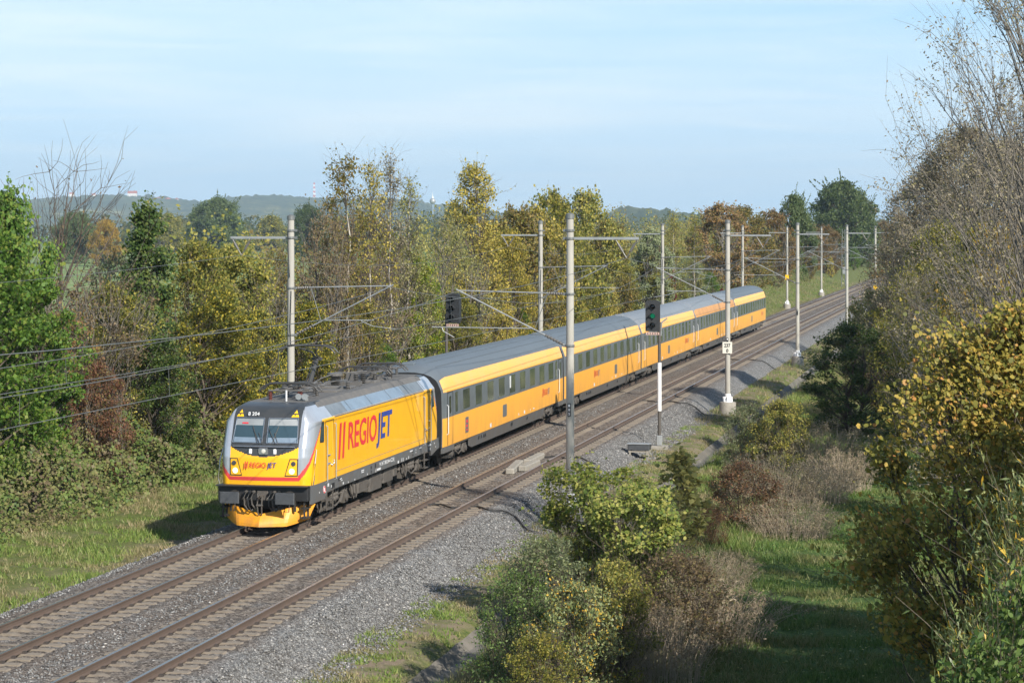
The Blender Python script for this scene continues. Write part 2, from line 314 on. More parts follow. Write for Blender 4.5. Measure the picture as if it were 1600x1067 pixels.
def text_obj(name, s, mat, parent, size, width, origin, ux, uz, depth=0.006, bold=0.0, shear=0.0):
    """lettering laid on a face: origin = lower left, ux = reading direction, uz = up"""
    cu = bpy.data.curves.new(name, 'FONT'); cu.body = s; cu.size = 1; cu.shear = shear; cu.offset = bold; cu.extrude = 0.0; cu.resolution_u = 3
    to = bpy.data.objects.new(name, cu); me = bpy.data.meshes.new_from_object(to); bpy.data.objects.remove(to); bpy.data.curves.remove(cu)
    co = np.zeros(len(me.vertices)*3); me.vertices.foreach_get('co', co); co = co.reshape(-1, 3)
    x0, x1 = co[:,0].min(), co[:,0].max()
    cap = 0.73
    ux = np.array(ux, float); uz = np.array(uz, float); un = np.cross(ux, uz); o = np.array(origin, float)
    sx = width/(x1-x0); sz = size/cap
    P = o + np.outer((co[:,0]-x0)*sx, ux) + np.outer(co[:,1]*sz, uz) + un*depth
    me.vertices.foreach_set('co', P.ravel().astype(np.float32)); me.materials.clear(); me.materials.append(M[mat])
    return link(name, me, parent)

# ---------------------------------------------------------------- the railway alignment
def cx(Y):
    y = (np.minimum(Y, 480.)-100)/100; x = -1.891+20.227*y+0.1555*y*y+0.0074*y**3
    ye = 3.8; sl_ = (20.227+2*0.1555*ye+3*0.0074*ye*ye)/100
    return x + np.maximum(np.asarray(Y)-480., 0)*sl_
def dcx(Y):
    y = (np.minimum(Y, 480.)-100)/100; return (20.227+2*0.1555*y+3*0.0074*y*y)/100
def TP(Y, lat, z=0.0):
    d = float(dcx(Y)); n = sqrt(1+d*d); return Vector((float(cx(Y))+lat/n, Y-lat*d/n, z))
def heading(Y): return -math.atan(float(dcx(Y)))
SP = 3.87
def latof(X, Y): d = dcx(Y); return (X-cx(Y))/np.sqrt(1+d*d)
def at(px, Y, z=0.0): return Vector(((px-800)/F*Y, Y, z))
def ztop(py, Y): return CH-(py-HOR)/F*Y

def smooth(a, b, x): t = np.clip((x-a)/(b-a), 0, 1); return t*t*(3-2*t)
rs = np.random.RandomState(5)
def vnoise(X, Y, sc, seed=0):
    """cheap smooth noise"""
    r = np.random.RandomState(seed); out = 0
    for i in range(6):
        a = r.rand()*2*pi; k = sc*(0.6+1.1*r.rand()); ph = r.rand()*6.28
        out = out + np.sin((X*cos(a)+Y*sin(a))*k+ph+1.3*np.sin((X*sin(a)-Y*cos(a))*k*0.6+ph*2))
    return out/6
def gz(X, Y):
    """ground height"""
    X = np.asarray(X, float); Y = np.asarray(Y, float); l = latof(X, Y)
    z = np.interp(l, [-400, -60, -14, -8.6, -6.5, -4.2, -3.0, 0, SP, SP+2.95, SP+4.6, SP+5.25, SP+5.8, SP+6.5, SP+9, SP+13, SP+20, 60, 400],
                     [-1.6, -1.4, -0.8, -0.62, -0.72, -0.85, -0.78, -1.1, -1.1, -0.80, -0.90, -1.30, -1.30, -0.98, -0.95, -1.12, -0.9, -1.2, -1.6])
    bank = smooth(225, 270, Y)*(1-smooth(520, 700, Y))
    z = z + bank*np.interp(l, [-80, -30, -12, -8, -4.4], [0.3, 2.0, 1.7, 0.9, 0.0])
    off = smooth(SP+6.5, SP+9, l) + smooth(-4.5, -8, -l*-1) * (l < -3.5)
    z = z + vnoise(X, Y, 0.9, 3)*0.07*np.clip(off, 0, 1) + vnoise(X, Y, 3.1, 4)*0.02*((l < -3.2) | (l > SP+3.2))
    return z
def gz1(X, Y): return float(gz(np.array([X]), np.array([Y]))[0])

# ---------------------------------------------------------------- ground
def grid_mesh(name, XX, YY, ZZ, mats, attrs=None, smoothed=True):
    ny, nx = XX.shape; V = np.stack([XX, YY, ZZ], -1).reshape(-1, 3)
    i = np.arange(ny*nx).reshape(ny, nx); loop = np.stack([i[:-1,:-1], i[:-1,1:], i[1:,1:], i[1:,:-1]], -1).reshape(-1, 4)
    me = np_mesh(name, V, 4, mats, loop=loop)
    for k, a in (attrs or {}).items():
        at_ = me.attributes.new(k, 'FLOAT', 'POINT'); at_.data.foreach_set('value', a.reshape(-1).astype(np.float32))
    if smoothed: me.polygons.foreach_set('use_smooth', [True]*len(me.polygons))
    return me
def ground_material():
    m, t, o = newmat('ground'); lk = t.links.new
    g = N(t, 'ShaderNodeNewGeometry'); a = N(t, 'ShaderNodeAttribute', attribute_name='lat')
    def noise(s, d=5, r=0.6): n = N(t, 'ShaderNodeTexNoise', i_Scale=s, i_Detail=d, i_Roughness=r); lk(g.outputs['Position'], n.inputs['Vector']); return n
    def mixc(f, c1, c2):
        x = N(t, 'ShaderNodeMixRGB'); lk(f, x.inputs['Fac'])
        for c, k in ((c1, 'Color1'), (c2, 'Color2')):
            if isinstance(c, tuple): x.inputs[k].default_value = (*c, 1)
            else: lk(c, x.inputs[k])
        return x.outputs['Color']
    def rng(src, a0, a1, b0=0.0, b1=1.0):
        q = N(t, 'ShaderNodeMapRange'); q.inputs['From Min'].default_value = a0; q.inputs['From Max'].default_value = a1; q.inputs['To Min'].default_value = b0; q.inputs['To Max'].default_value = b1
        lk(src, q.inputs['Value']); return q.outputs['Result']
    def mult(x, y):
        q = N(t, 'ShaderNodeMath', operation='MULTIPLY'); lk(x, q.inputs[0]); lk(y, q.inputs[1]); return q.outputs['Value']
    fine = noise(9, 6); mid = noise(1.3, 5); big = noise(0.12, 3); vf = noise(45, 3)
    grass = ramp(t, [(0.3, (0.05,0.075,0.02)), (0.5, (0.10,0.125,0.035)), (0.7, (0.17,0.165,0.06))]); lk(fine.outputs['Fac'], grass.inputs['Fac'])
    dirt = ramp(t, [(0.3, (0.13,0.10,0.075)), (0.5, (0.21,0.165,0.12)), (0.7, (0.32,0.25,0.18))]); lk(vf.outputs['Fac'], dirt.inputs['Fac'])
    field = ramp(t, [(0.35, (0.12,0.19,0.06)), (0.55, (0.18,0.25,0.09)), (0.7, (0.30,0.29,0.16))]); lk(big.outputs['Fac'], field.inputs['Fac'])
    dfac = rng(mid.outputs['Fac'], 0.42, 0.60)
    # bare soil near the ballast on both sides
    lf = a.outputs['Fac']
    near_l = mult(rng(lf, -5.2, -3.6), rng(mid.outputs['Fac'], 0.35, 0.55)); near_r = mult(rng(lf, SP+6.2, SP+4.2), rng(mid.outputs['Fac'], 0.38, 0.60))
    sel = N(t, 'ShaderNodeMath', operation='GREATER_THAN'); lk(lf, sel.inputs[0]); sel.inputs[1].default_value = 1.0
    side = N(t, 'ShaderNodeMix'); lk(sel.outputs['Value'], side.inputs['Factor']); lk(near_l, side.inputs['A']); lk(near_r, side.inputs['B'])
    c = mixc(rng(mid.outputs['Fac'], 0.5, 0.75, 0, 0.5), grass.outputs['Color'], dirt.outputs['Color'])
    c = mixc(side.outputs['Result'], c, dirt.outputs['Color'])
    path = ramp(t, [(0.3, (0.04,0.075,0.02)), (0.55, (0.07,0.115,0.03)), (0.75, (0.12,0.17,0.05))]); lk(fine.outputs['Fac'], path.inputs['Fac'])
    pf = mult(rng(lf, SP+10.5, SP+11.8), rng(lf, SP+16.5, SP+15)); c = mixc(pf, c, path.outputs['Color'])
    ff = rng(lf, -45, -60); c = mixc(ff, c, field.outputs['Color'])
    b = N(t, 'ShaderNodeBsdfPrincipled'); b.inputs['Roughness'].default_value = 0.95; b.inputs['Specular IOR Level'].default_value = 0.15
    lk(c, b.inputs['Base Color']); bp = N(t, 'ShaderNodeBump', i_Strength=0.8, i_Distance=0.08); lk(fine.outputs['Fac'], bp.inputs['Height']); lk(bp.outputs['Normal'], b.inputs['Normal'])
    lk(b.outputs['BSDF'], o.inputs['Surface']); MATS['ground'] = m
ground_material()
def ballast_material():
    m, t, o = newmat('ballast'); lk = t.links.new
    g = N(t, 'ShaderNodeNewGeometry'); a = N(t, 'ShaderNodeAttribute', attribute_name='lat')
    v = N(t, 'ShaderNodeTexVoronoi', i_Scale=20.0); lk(g.outputs['Position'], v.inputs['Vector'])
    v2 = N(t, 'ShaderNodeTexVoronoi', i_Scale=20.0, feature='DISTANCE_TO_EDGE'); lk(g.outputs['Position'], v2.inputs['Vector'])
    sep = N(t, 'ShaderNodeSeparateColor'); lk(v.outputs['Color'], sep.inputs['Color'])
    grey = ramp(t, [(0, (0.075,0.075,0.075)), (0.3, (0.18,0.182,0.182)), (0.65, (0.27,0.27,0.268)), (0.95, (0.36,0.355,0.345)), (1, (0.55,0.54,0.52))]); lk(sep.outputs['Red'], grey.inputs['Fac'])
    brown = ramp(t, [(0, (0.055,0.045,0.037)), (0.35, (0.14,0.116,0.097)), (0.7, (0.22,0.185,0.157)), (0.96, (0.31,0.27,0.235)), (1, (0.5,0.45,0.39))]); lk(sep.outputs['Red'], brown.inputs['Fac'])
    n = N(t, 'ShaderNodeTexNoise', i_Scale=0.9, i_Detail=5, i_Roughness=0.6); lk(g.outputs['Position'], n.inputs['Vector'])
    def rng(src, a0, a1, b0=0.0, b1=1.0):
        q = N(t, 'ShaderNodeMapRange'); q.inputs['From Min'].default_value = a0; q.inputs['From Max'].default_value = a1; q.inputs['To Min'].default_value = b0; q.inputs['To Max'].default_value = b1
        lk(src, q.inputs['Value']); return q.outputs['Result']
    e = rng(a.outputs['Fac'], SP+1.2, SP+1.9); e2 = rng(a.outputs['Fac'], -1.9, -2.4)
    mxx = N(t, 'ShaderNodeMath', operation='MAXIMUM'); lk(e, mxx.inputs[0]); lk(e2, mxx.inputs[1])
    add = N(t, 'ShaderNodeMath', operation='ADD'); lk(rng(n.outputs['Fac'], 0.45, 0.68, -0.15, 0.55), add.inputs[0]); lk(mxx.outputs['Value'], add.inputs[1]); add.use_clamp = True
    sub = N(t, 'ShaderNodeMath', operation='MULTIPLY'); lk(add.outputs['Value'], sub.inputs[0]); lk(rng(n.outputs['Fac'], 0.30, 0.42, 0.55, 1.0), sub.inputs[1])
    mi = N(t, 'ShaderNodeMixRGB'); lk(sub.outputs['Value'], mi.inputs['Fac']); lk(brown.outputs['Color'], mi.inputs['Color1']); lk(grey.outputs['Color'], mi.inputs['Color2'])
    ed = rng(v2.outputs['Distance'], 0.0, 0.12, 0.0, 1.0)
    b = N(t, 'ShaderNodeBsdfPrincipled'); b.inputs['Roughness'].default_value = 0.9; b.inputs['Specular IOR Level'].default_value = 0.25
    bp = N(t, 'ShaderNodeBump', i_Strength=1.0, i_Distance=0.035); lk(ed, bp.inputs['Height']); lk(bp.outputs['Normal'], b.inputs['Normal'])
    lk(mi.outputs['Color'], b.inputs['Base Color']); lk(b.outputs['BSDF'], o.inputs['Surface']); MATS['ballast'] = m
ballast_material()
Ys = np.concatenate([np.linspace(-300, 20, 20)[:-1], np.arange(20, 140, 0.5), np.arange(140, 300, 1.5), np.geomspace(300, 14000, 90)])
Ls = np.concatenate([-np.geomspace(9000, 40, 45)[:-1], np.arange(-40, -12, 1.0), np.arange(-12, 30, 0.3), np.arange(30, 60, 2.0), np.geomspace(60, 6000, 35)])
YY, LL = np.meshgrid(Ys, Ls, indexing='ij'); dd = dcx(YY)
XX = cx(YY)+LL*np.sqrt(1+dd*dd)
tag(link('ground', grid_mesh('ground', XX, YY, gz(XX, YY), ['ground'], {'lat': LL})), kind='structure')
# ballast bed
Ys = np.concatenate([np.arange(36, 115, 0.13), np.arange(115, 200, 0.5), np.arange(200, 700, 2.5)])
Ls = np.concatenate([[-3.25], np.arange(-3.0, SP+3.01, 0.1), [SP+3.3]])
YY, LL = np.meshgrid(Ys, Ls, indexing='ij'); dd = dcx(YY)
prof = np.interp(LL, [-3.3, -2.95, -2.1, -1.5, -1.0, -0.8, 0.8, 1.0, 1.5, 1.93, SP-1.5, SP-1, SP-0.8, SP+0.8, SP+1.0, SP+1.5, SP+2.0, SP+2.9, SP+3.3],
                 [-1.2, -0.78, -0.30, -0.235, -0.205, -0.222, -0.222, -0.205, -0.215, -0.24, -0.212, -0.20, -0.212, -0.212, -0.20, -0.212, -0.29, -0.80, -1.25])
jit = rs.randn(*prof.shape)*0.009
wob = vnoise(cx(YY)+LL, YY, 1.7, 9)
prof = prof + jit + wob*0.02*((LL < -1.6) | (LL > SP+1.6)) + wob*0.12*smooth(2.0, 2.9, np.abs(LL-SP/2)-SP/2)
XX = cx(YY)+LL/np.sqrt(1+dd*dd); Y2 = YY-LL*dd/np.sqrt(1+dd*dd)
tag(link('ballast_bed', grid_mesh('ballast_bed', XX, Y2, prof, ['ballast'], {'lat': LL}, smoothed=False)), kind='structure')
# loose stones scattered over the shoulders (real lumps that break up the edge)
def stones(n):
    r = np.random.RandomState(8); Y = 45+r.rand(n)**1.3*85; side = r.rand(n)
    lat = np.where(side < 0.66, SP+1.4+r.rand(n)*2.1+np.abs(r.randn(n))*0.18, np.where(side < 0.90, -1.6-r.rand(n)*1.6-np.abs(r.randn(n))*0.15, 1.35+r.rand(n)*1.2))
    d = dcx(Y); X = cx(Y)+lat/np.sqrt(1+d*d); Yp = Y-lat*d/np.sqrt(1+d*d)
    z = np.maximum(gz(X, Yp), np.interp(lat, [-3.3, -2.95, -2.1, -1.5, SP+1.5, SP+2.0, SP+2.9, SP+3.3], [-1.2, -0.78, -0.30, -0.235, -0.235, -0.29, -0.80, -1.25]) + vnoise(cx(Y)+lat, Y, 1.7, 9)*0.12*smooth(2.0, 2.9, np.abs(lat-SP/2)-SP/2))
    s = 0.018+0.022*r.rand(n)
    base = np.array([(1,0,0),(-1,0,0),(0,1,0),(0,-1,0),(0,0,1),(0,0,-1)], float); fc = np.array([(0,2,4),(2,1,4),(1,3,4),(3,0,4),(2,0,5),(1,2,5),(3,1,5),(0,3,5)])
    a = r.rand(n)*6.28; ca, sa = np.cos(a), np.sin(a); P = base[None]*(0.6+0.8*r.rand(n, 6, 1))*s[:,None,None]*np.array([1.2,0.9,0.75])
    x = P[...,0]*ca[:,None]-P[...,1]*sa[:,None]; y = P[...,0]*sa[:,None]+P[...,1]*ca[:,None]
    V = np.stack([x+X[:,None], y+Yp[:,None], P[...,2]+z[:,None]+s[:,None]*0.4], -1).reshape(-1, 3)
    loop = (fc[None]+6*np.arange(n)[:,None,None]).reshape(-1, 3); return np_mesh('stones', V, 3, ['stone'], loop=loop)
m_, t_, o_ = newmat('stone'); g_ = N(t_, 'ShaderNodeNewGeometry'); rp_ = ramp(t_, [(0, (0.07,0.066,0.062)), (0.5, (0.15,0.15,0.15)), (0.93, (0.25,0.25,0.245)), (1, (0.45,0.43,0.41))]); t_.links.new(g_.outputs['Random Per Island'], rp_.inputs['Fac'])
b_ = N(t_, 'ShaderNodeBsdfPrincipled'); b_.inputs['Roughness'].default_value = 0.85; t_.links.new(rp_.outputs['Color'], b_.inputs['Base Color']); t_.links.new(b_.outputs['BSDF'], o_.inputs['Surface']); MATS['stone'] = m_
tag(link('loose_stones', stones(52000)), label='loose grey ballast stones scattered on the shoulders of the track bed', cat='stones', kind='stuff')
# open concrete drainage channel
mb = MB(); Yc = np.concatenate([np.arange(40, 130, 0.6), np.arange(130, 260, 3)]); prof_c = [(-0.46,-1.00),(-0.22,-1.22),(0.22,-1.22),(0.46,-1.00),(0.50,-1.05)]
base_n = 0
for i, Y in enumerate(Yc):
    dj = 0.015*rs.randn()
    for (l, z) in prof_c: p = TP(Y, SP+5.52+l, z+dj); mb.v.append(tuple(p))
k = len(prof_c)
for i in range(len(Yc)-1):
    for j in range(k-1): mb.face((i*k+j, i*k+j+1, (i+1)*k+j+1, (i+1)*k+j))
tag(mb.build('drainage_channel', 'ditch_concrete', fix=False), kind='structure')

# ---------------------------------------------------------------- the two tracks
def railtop_mat():
    m, t, o = newmat('rail_top'); b = N(t, 'ShaderNodeBsdfPrincipled'); b.inputs['Metallic'].default_value = 0.85; b.inputs['Roughness'].default_value = 0.28; b.inputs['Base Color'].default_value = (0.42,0.41,0.40,1)
    t.links.new(b.outputs['BSDF'], o.inputs['Surface']); MATS['rail_top'] = m
railtop_mat()
def rail(parent, lat):
    pr = [(-.036,0),(.036,0),(.036,-.035),(.010,-.05),(.009,-.13),(.075,-.15),(.075,-.165),(-.075,-.165),(-.075,-.15),(-.009,-.13),(-.010,-.05),(-.036,-.035)]
    Yr = np.concatenate([np.arange(36, 200, 2.0), np.arange(200, 650, 6.0)]); mb = MB(); k = len(pr)
    for Y in Yr:
        for l, z in pr: mb.v.append(tuple(TP(Y, lat+l, z)))
    for i in range(len(Yr)-1):
        for j in range(k):
            j2 = (j+1) % k; mb.mat(1 if j == 0 else 0); mb.face((i*k+j, (i+1)*k+j, (i+1)*k+j2, i*k+j2))
    return mb.build('rail', ['rail_side', 'rail_top'], parent)
def sleeper_mb(mb, c=None, rz=0.0):
    rot = Matrix.Rotation(rz, 3, 'Z'); c = c or Vector((0,0,0))
    xs = [-1.3, -1.27, -0.45, -0.25, 0.25, 0.45, 1.27, 1.3]; zt = [-0.21, -0.178, -0.172, -0.215, -0.215, -0.172, -0.178, -0.21]; w = [0.12,0.145,0.15,0.11,0.11,0.15,0.145,0.12]
    n = len(mb.v)
    for x, z, ww in zip(xs, zt, w):
        for y, zz in ((-ww, -0.36), (-ww*0.82, z), (ww*0.82, z), (ww, -0.36)):
            p = rot @ Vector((x, y, zz)) + c; mb.v.append(tuple(p))
    mb.mat(0)
    for i in range(7):
        for j in range(3): a = n+i*4+j; mb.face((a, a+1, a+5, a+4))
    mb.face((n, n+3, n+2, n+1)); m = n+28; mb.face((m, m+1, m+2, m+3))
    mb.mat(1)
    for rx in (-0.7535, 0.7535):
        for s in (-1, 1):
            p = rot @ Vector((rx+s*0.115, 0, -0.15)) + c; mb.box(p, (0.11, 0.13, 0.05), rot, taper=0.6)
    return mb
def build_track(lat0, label):
    root = empty('railway_track', TP(36, lat0, -0.2)); root.location = (0, 0, 0)
    tag(root, label, 'railway track', 'the two parallel railway tracks')
    rail(root, lat0-0.7535); rail(root, lat0+0.7535)
    proto = sleeper_mb(MB()).build('sleeper', ['sleeper_concrete', 'clip'])
    Y = 44.0 if lat0 > 1 else 46.5; first = True; cnt = 0; rest = MB()
    while Y < 560:
        if Y < (58 if lat0 < 1 else 110) or lat0 > 1 or True:
            pass
        p = TP(Y, lat0, 0)
        if cnt < 99:
            o = proto if first else proto.copy()
            if not first: col.objects.link(o)
            first = False; o.parent = root; o.location = p; o.rotation_euler = (0, 0, heading(Y)+random.uniform(-.004, .004)); cnt += 1
        else: sleeper_mb(rest, p, heading(Y))
        Y += 0.6/1.0207
    so_ = rest.build('sleeper', ['sleeper_concrete', 'clip'], root, fix=False); so_['kind'] = 'stuff'
    return root
random.seed(3)
build_track(0.0, 'left railway track on concrete sleepers, with the yellow train standing on it')
build_track(SP, 'empty right railway track on concrete sleepers, beside the gravel shoulder')

# ---------------------------------------------------------------- locomotive
def vehicle_root(name, Y0, Y1, label, cat, group=None):
    a, b = TP(Y0, 0), TP(Y1, 0); d = b-a
    r = empty(name, a, math.atan2(-d.x, d.y)); tag(r, label, cat, group); return r, d.length
LY0 = 70.95
loco, LL_ = vehicle_root('electric_locomotive', LY0, LY0+18.5, 'yellow electric locomotive with grey front mask, red stripe and one raised pantograph, leading the train', 'locomotive')
LEN = 18.9
F0z = [1.30, 1.6, 2.2, 2.5, 2.62, 3.40, 3.50, 3.62, 3.70, 3.76, 3.79]; F0y = [0.70, 0.66, 0.68, 0.73, 0.78, 1.10, 1.17, 1.32, 1.50, 1.80, 2.15]
def f0(z): return float(np.interp(z, F0z, F0y))
def Wz(z): return float(np.interp(z, [1.30, 2.2, 3.25, 3.66, 3.79], [1.49, 1.49, 1.475, 1.14, 1.02]))
UF = 1.12
def outline(z):
    """front half outline points (u from centre to side) as list of (x, y, a)"""
    y0 = f0(z); W = Wz(z); uf = min(UF, W-0.08)*1.0; pts = []
    n = 33
    for i in range(n): u = uf*i/(n-1); pts.append((u, y0+0.10*(u/uf)**2, u))
    yb = y0+0.10; D = 0.95; m = 36
    for i in range(1, m+1):
        t = i/m*pi/2; e = 0.80
        x = uf+(W-uf)*(sin(t)**e); y = yb+D*(1-cos(t)**e)
        pts.append((x, y, 0))
    out = []; a = 0
    for i, p in enumerate(pts):
        if i: a += sqrt((p[0]-pts[i-1][0])**2+(p[1]-pts[i-1][1])**2)
        out.append((p[0], p[1], a))
    return out
def surf(u, z, off=0.0):
    """point on the flat part of the nose"""
    W = Wz(z); uf = min(UF, W-0.08); return Vector((u, f0(z)+0.10*(u/uf)**2-off, z))
zs = list(np.arange(1.34, 3.25, 0.03))+list(np.arange(3.25, 3.80, 0.03))+[3.79]
V_, F_, MI_ = [], [], []
side_y = [2.6, 3.3, 3.9, 5.2, 7.7, 10.3, 12.8, 15.0, 15.6, 16.3]
rows = []
for z in zs:
    q = outline(z); H = [(x, y, a, 0) for x, y, a in q]
    amax = H[-1][2]
    W = Wz(z)
    H += [(W, y, amax+(y-H[-1][1]), 1) for y in side_y]
    rear = [(x, LEN-y, a, 2) for x, y, a in reversed(q)]
    half = H+rear; ring = half+[(-x, y, a, k) for x, y, a, k in reversed(half)][1:-1]
    rows.append(ring)
nr = len(rows[0])
for ring, z in zip(rows, zs):
    for x, y, a, k in ring: V_.append((x, y, z))
def zone(a, k, x, y, z):
    ym = y if y < LEN/2 else LEN-y; front = y < LEN/2
    if a < 0: a = 0
    if z > 3.60 and a > 2.1 and ym > 2.9: return 6
    if z > 3.70: return 2
    if ym < 3.2 or a < 2.0:
        smile = 2.22+0.30*(min(abs(x), 1.1)/1.1)**2
        if a < 1.10: 
            if z > smile: return 2
        A = float(np.interp(z, [1.62, 1.80, 2.05, 2.5, 3.0, 3.28], [1.08, 1.22, 1.44, 1.76, 2.08, 2.35]))
        sw = float(np.interp(z, [1.6, 2.05, 2.5, 3.28], [0.16, 0.13, 0.09, 0.035]))
        if z > 3.28 and a > 1.10: return 3 if ym < 3.1 else 4
        if a > 1.10 and z > 1.62:
            if a < A: return 3
            if a < A+sw: return 1
        if z < 1.62 and z > 1.50 and a < 1.12+(z-1.50)*0.9: return 1
        return 0
    if z > 3.27:
        s = (ym-3.1)/2.5
        if ym < 3.1: return 3
        return 5 if (int(s*0.9+0.3) % 2 == 0 and ym < 8) else 4
    return 0
for r in range(len(rows)-1):
    zc = (zs[r]+zs[r+1])/2
    for j in range(nr):
        j2 = (j+1) % nr
        p, q = rows[r][j], rows[r][j2]
        F_.append((r*nr+j, r*nr+j2, (r+1)*nr+j2, (r+1)*nr+j))
        MI_.append(zone((p[2]+q[2])/2, p[3], (p[0]+q[0])/2, (p[1]+q[1])/2, zc))
body = MB(); body.v = V_; body.f = F_; body.m = MI_
body.mat(6).face(range((len(rows)-1)*nr, len(rows)*nr)); body.mat(0).face(range(nr))
ob = body.build('body', ['yellow','red_stripe','cap_black','silver','panel_blue','panel_grey','roof_dirty'], loco, smooth=True)

def patch(name, mat, b0, b1, t0, t1, z0, z1, off, parent, nu=8, nz=6, thick=0.02):
    mb = MB(); 
    for i in range(nz+1):
        z = z0+(z1-z0)*i/nz; a = b0+(t0-b0)*i/nz; b = b1+(t1-b1)*i/nz
        for j in range(nu+1): u = a+(b-a)*j/nu; mb.v.append(tuple(surf(u, z, off)))
    n = nu+1
    for i in range(nz):
        for j in range(nu): mb.face((i*n+j, i*n+j+1, (i+1)*n+j+1, (i+1)*n+j))
    # rim
    edge = [j for j in range(n)]+[i*n+nu for i in range(1, nz+1)]+[nz*n+j for j in range(nu-1, -1, -1)]+[i*n for i in range(nz-1, 0, -1)]
    base = len(mb.v)
    for e in edge: x, y, z = mb.v[e]; mb.v.append((x, y+thick+off, z))
    k = len(edge)
    for i in range(k): j = (i+1) % k; mb.face((edge[i], base+i, base+j, edge[j]))
    return mb.build(name, mat, parent)
for s in (-1, 1):
    a, b = sorted((s*0.07, s*1.04)); ta, tb = sorted((s*0.07, s*0.98))
    wf = patch('windscreen', 'cab_glass', a, b, ta, tb, 2.64, 3.38, 0.012, loco)
    fr = MB()
    for (u0, z0, u1, z1) in ((a, 2.64, b, 2.64), (b, 2.64, tb, 3.38), (tb, 3.38, ta, 3.38), (ta, 3.38, a, 2.64)):
        fr.tube([surf(u0+(u1-u0)*i/8, z0+(z1-z0)*i/8, 0.016) for i in range(9)], 0.014, 6)
    fr.build('window_frame', 'steel_bright', wf)
    patch('sun_blind', 'sign_cream' if False else 'galvanised', a+0.03, b-0.03, ta+0.03, tb-0.03, 3.16, 3.35, 0.015, wf, thick=0.001)
    patch('dashboard', 'panel_blue', a+0.04, b-0.04, a+0.04, b-0.04, 2.66, 2.80, 0.015, wf, thick=0.001)
    wp = MB(); u0 = s*0.25
    wp.tube([surf(u0+0.12, 2.62, 0.05), surf(u0-0.12, 3.02, 0.045), surf(u0-0.16, 3.10, 0.03)], 0.009, 5)
    wp.tube([surf(u0+0.02, 2.66, 0.03), surf(u0+0.16*s, 3.14, 0.03)], 0.012, 5); wp.tube([surf(u0+0.2, 2.62, 0.05), surf(u0+0.05, 2.95, 0.04)], 0.008, 5)
    wp.build('wiper', 'black', loco)
    # headlight cluster
    hi, ho = s*0.62, s*0.98
    a, b = sorted((s*0.68, s*1.08)); ta, tb = sorted((s*0.83, s*1.09))
    hl = patch('headlight', 'black', a, b, ta, tb, 1.64, 2.17, 0.012, loco)
    a2, b2 = sorted((s*0.71, s*1.05)); ta2, tb2 = sorted((s*0.85, s*1.06))
    patch('lamp_bezel', 'yellow', a2, b2, ta2, tb2, 1.67, 2.14, 0.018, hl, thick=0.001)
    mb = MB()
    p = surf(s*0.90, 1.79, 0.0); mb.lathe((p.x, p.y, p.z), [(0.0, -0.05), (0.06, -0.045), (0.085, -0.03), (0.09, 0.0)], 16, 'y'); mb.build('lamp_lens', 'head_lamp', hl, smooth=True)
    mb = MB(); p = surf(s*0.945, 2.02, 0.0); mb.lathe((p.x, p.y, p.z), [(0.0, -0.04), (0.07, -0.035), (0.078, 0.0)], 16, 'y'); mb.build('reflector', 'buffer_grey', hl, smooth=True)
    # buffers
    bf = MB(); c = (s*0.875, 0.0, 1.04)
    bf.bevbox((c[0], 0.05, c[2]), (0.62, 0.07, 0.36), 0.03)
    bf.build('buffer', 'buffer_grey', loco)
    sh = MB(); sh.lathe((c[0], 0, c[2]), [(0.13, 0.07), (0.13, 0.35), (0.17, 0.36), (0.17, 0.62)], 14, 'y'); sh.build('buffer_shank', 'bogie_dark', loco, smooth=True)
    # corner handrails
    hr = MB(); x = s*1.50
    hr.tube([(s*1.44, 1.45, 2.42), (s*1.50, 1.35, 2.40), (s*1.53, 1.10, 2.0), (s*1.53, 0.98, 1.5), (s*1.50, 0.98, 1.36)], 0.018, 8); hr.build('handrail', 'steel_bright', loco, smooth=True)
    # step at the corner
    st = MB()
    for yy in (0.72, 1.12): st.box((s*1.30, yy, 0.74), (0.05, 0.04, 0.80))
    for zz in (0.38, 0.66, 0.95): st.box((s*1.28, 0.92, zz), (0.22, 0.42, 0.03))
    st.build('step', 'bogie_dark', loco)
    # warning triangle
    tr = MB(); u = s*0.88; zc = 3.50
    tr.quadpts([surf(u-0.12, zc-0.085, 0.02), surf(u+0.12, zc-0.085, 0.02), surf(u, zc+0.12, 0.03)])
    tr.build('warning_triangle', 'sign_yellow', loco, fix=False)
    bl = MB(); bl.quadpts([surf(u+0.005, zc+0.05, 0.04), surf(u-0.018, zc-0.02, 0.035), surf(u+0.018, zc-0.005, 0.035), surf(u-0.005, zc-0.06, 0.03)]); bl.build('warning_flash', 'black', loco, fix=False)
# nose details
mb = MB(); mb.tube([surf(-0.98, 2.53, 0.05), surf(-0.5, 2.535, 0.07), surf(0, 2.54, 0.08), surf(0.5, 2.535, 0.07), surf(0.98, 2.53, 0.05)], 0.018, 8); mb.build('grab_bar', 'steel_bright', loco, smooth=True)
mb = MB(); p = surf(0, 2.40); mb.bevbox((p.x, p.y-0.02, p.z), (0.30, 0.10, 0.20), 0.03); tl = mb.build('top_lamp', 'steel_bright', loco)
mb = MB(); mb.lathe((p.x+0.02, p.y-0.06, p.z), [(0, -0.03), (0.06, -0.025), (0.075, 0.0)], 14, 'y'); mb.build('lamp_lens', 'lamp_glass', tl)
for u in (-0.42, 0.36):
    mb = MB(); p = surf(u, 2.39); mb.bevbox((p.x, p.y-0.01, p.z), (0.10, 0.06, 0.15), 0.02); mb.build('marker_lamp', 'white_paint', loco)
mb = MB(); mb.quadpts([surf(-0.90+0.12, 3.205, 0.03), surf(-0.60+0.02, 3.205, 0.03), surf(-0.60+0.02, 3.245, 0.03), surf(-0.90+0.12, 3.245, 0.03)]); mb.build('red_sticker', 'red_letter', loco, fix=False)
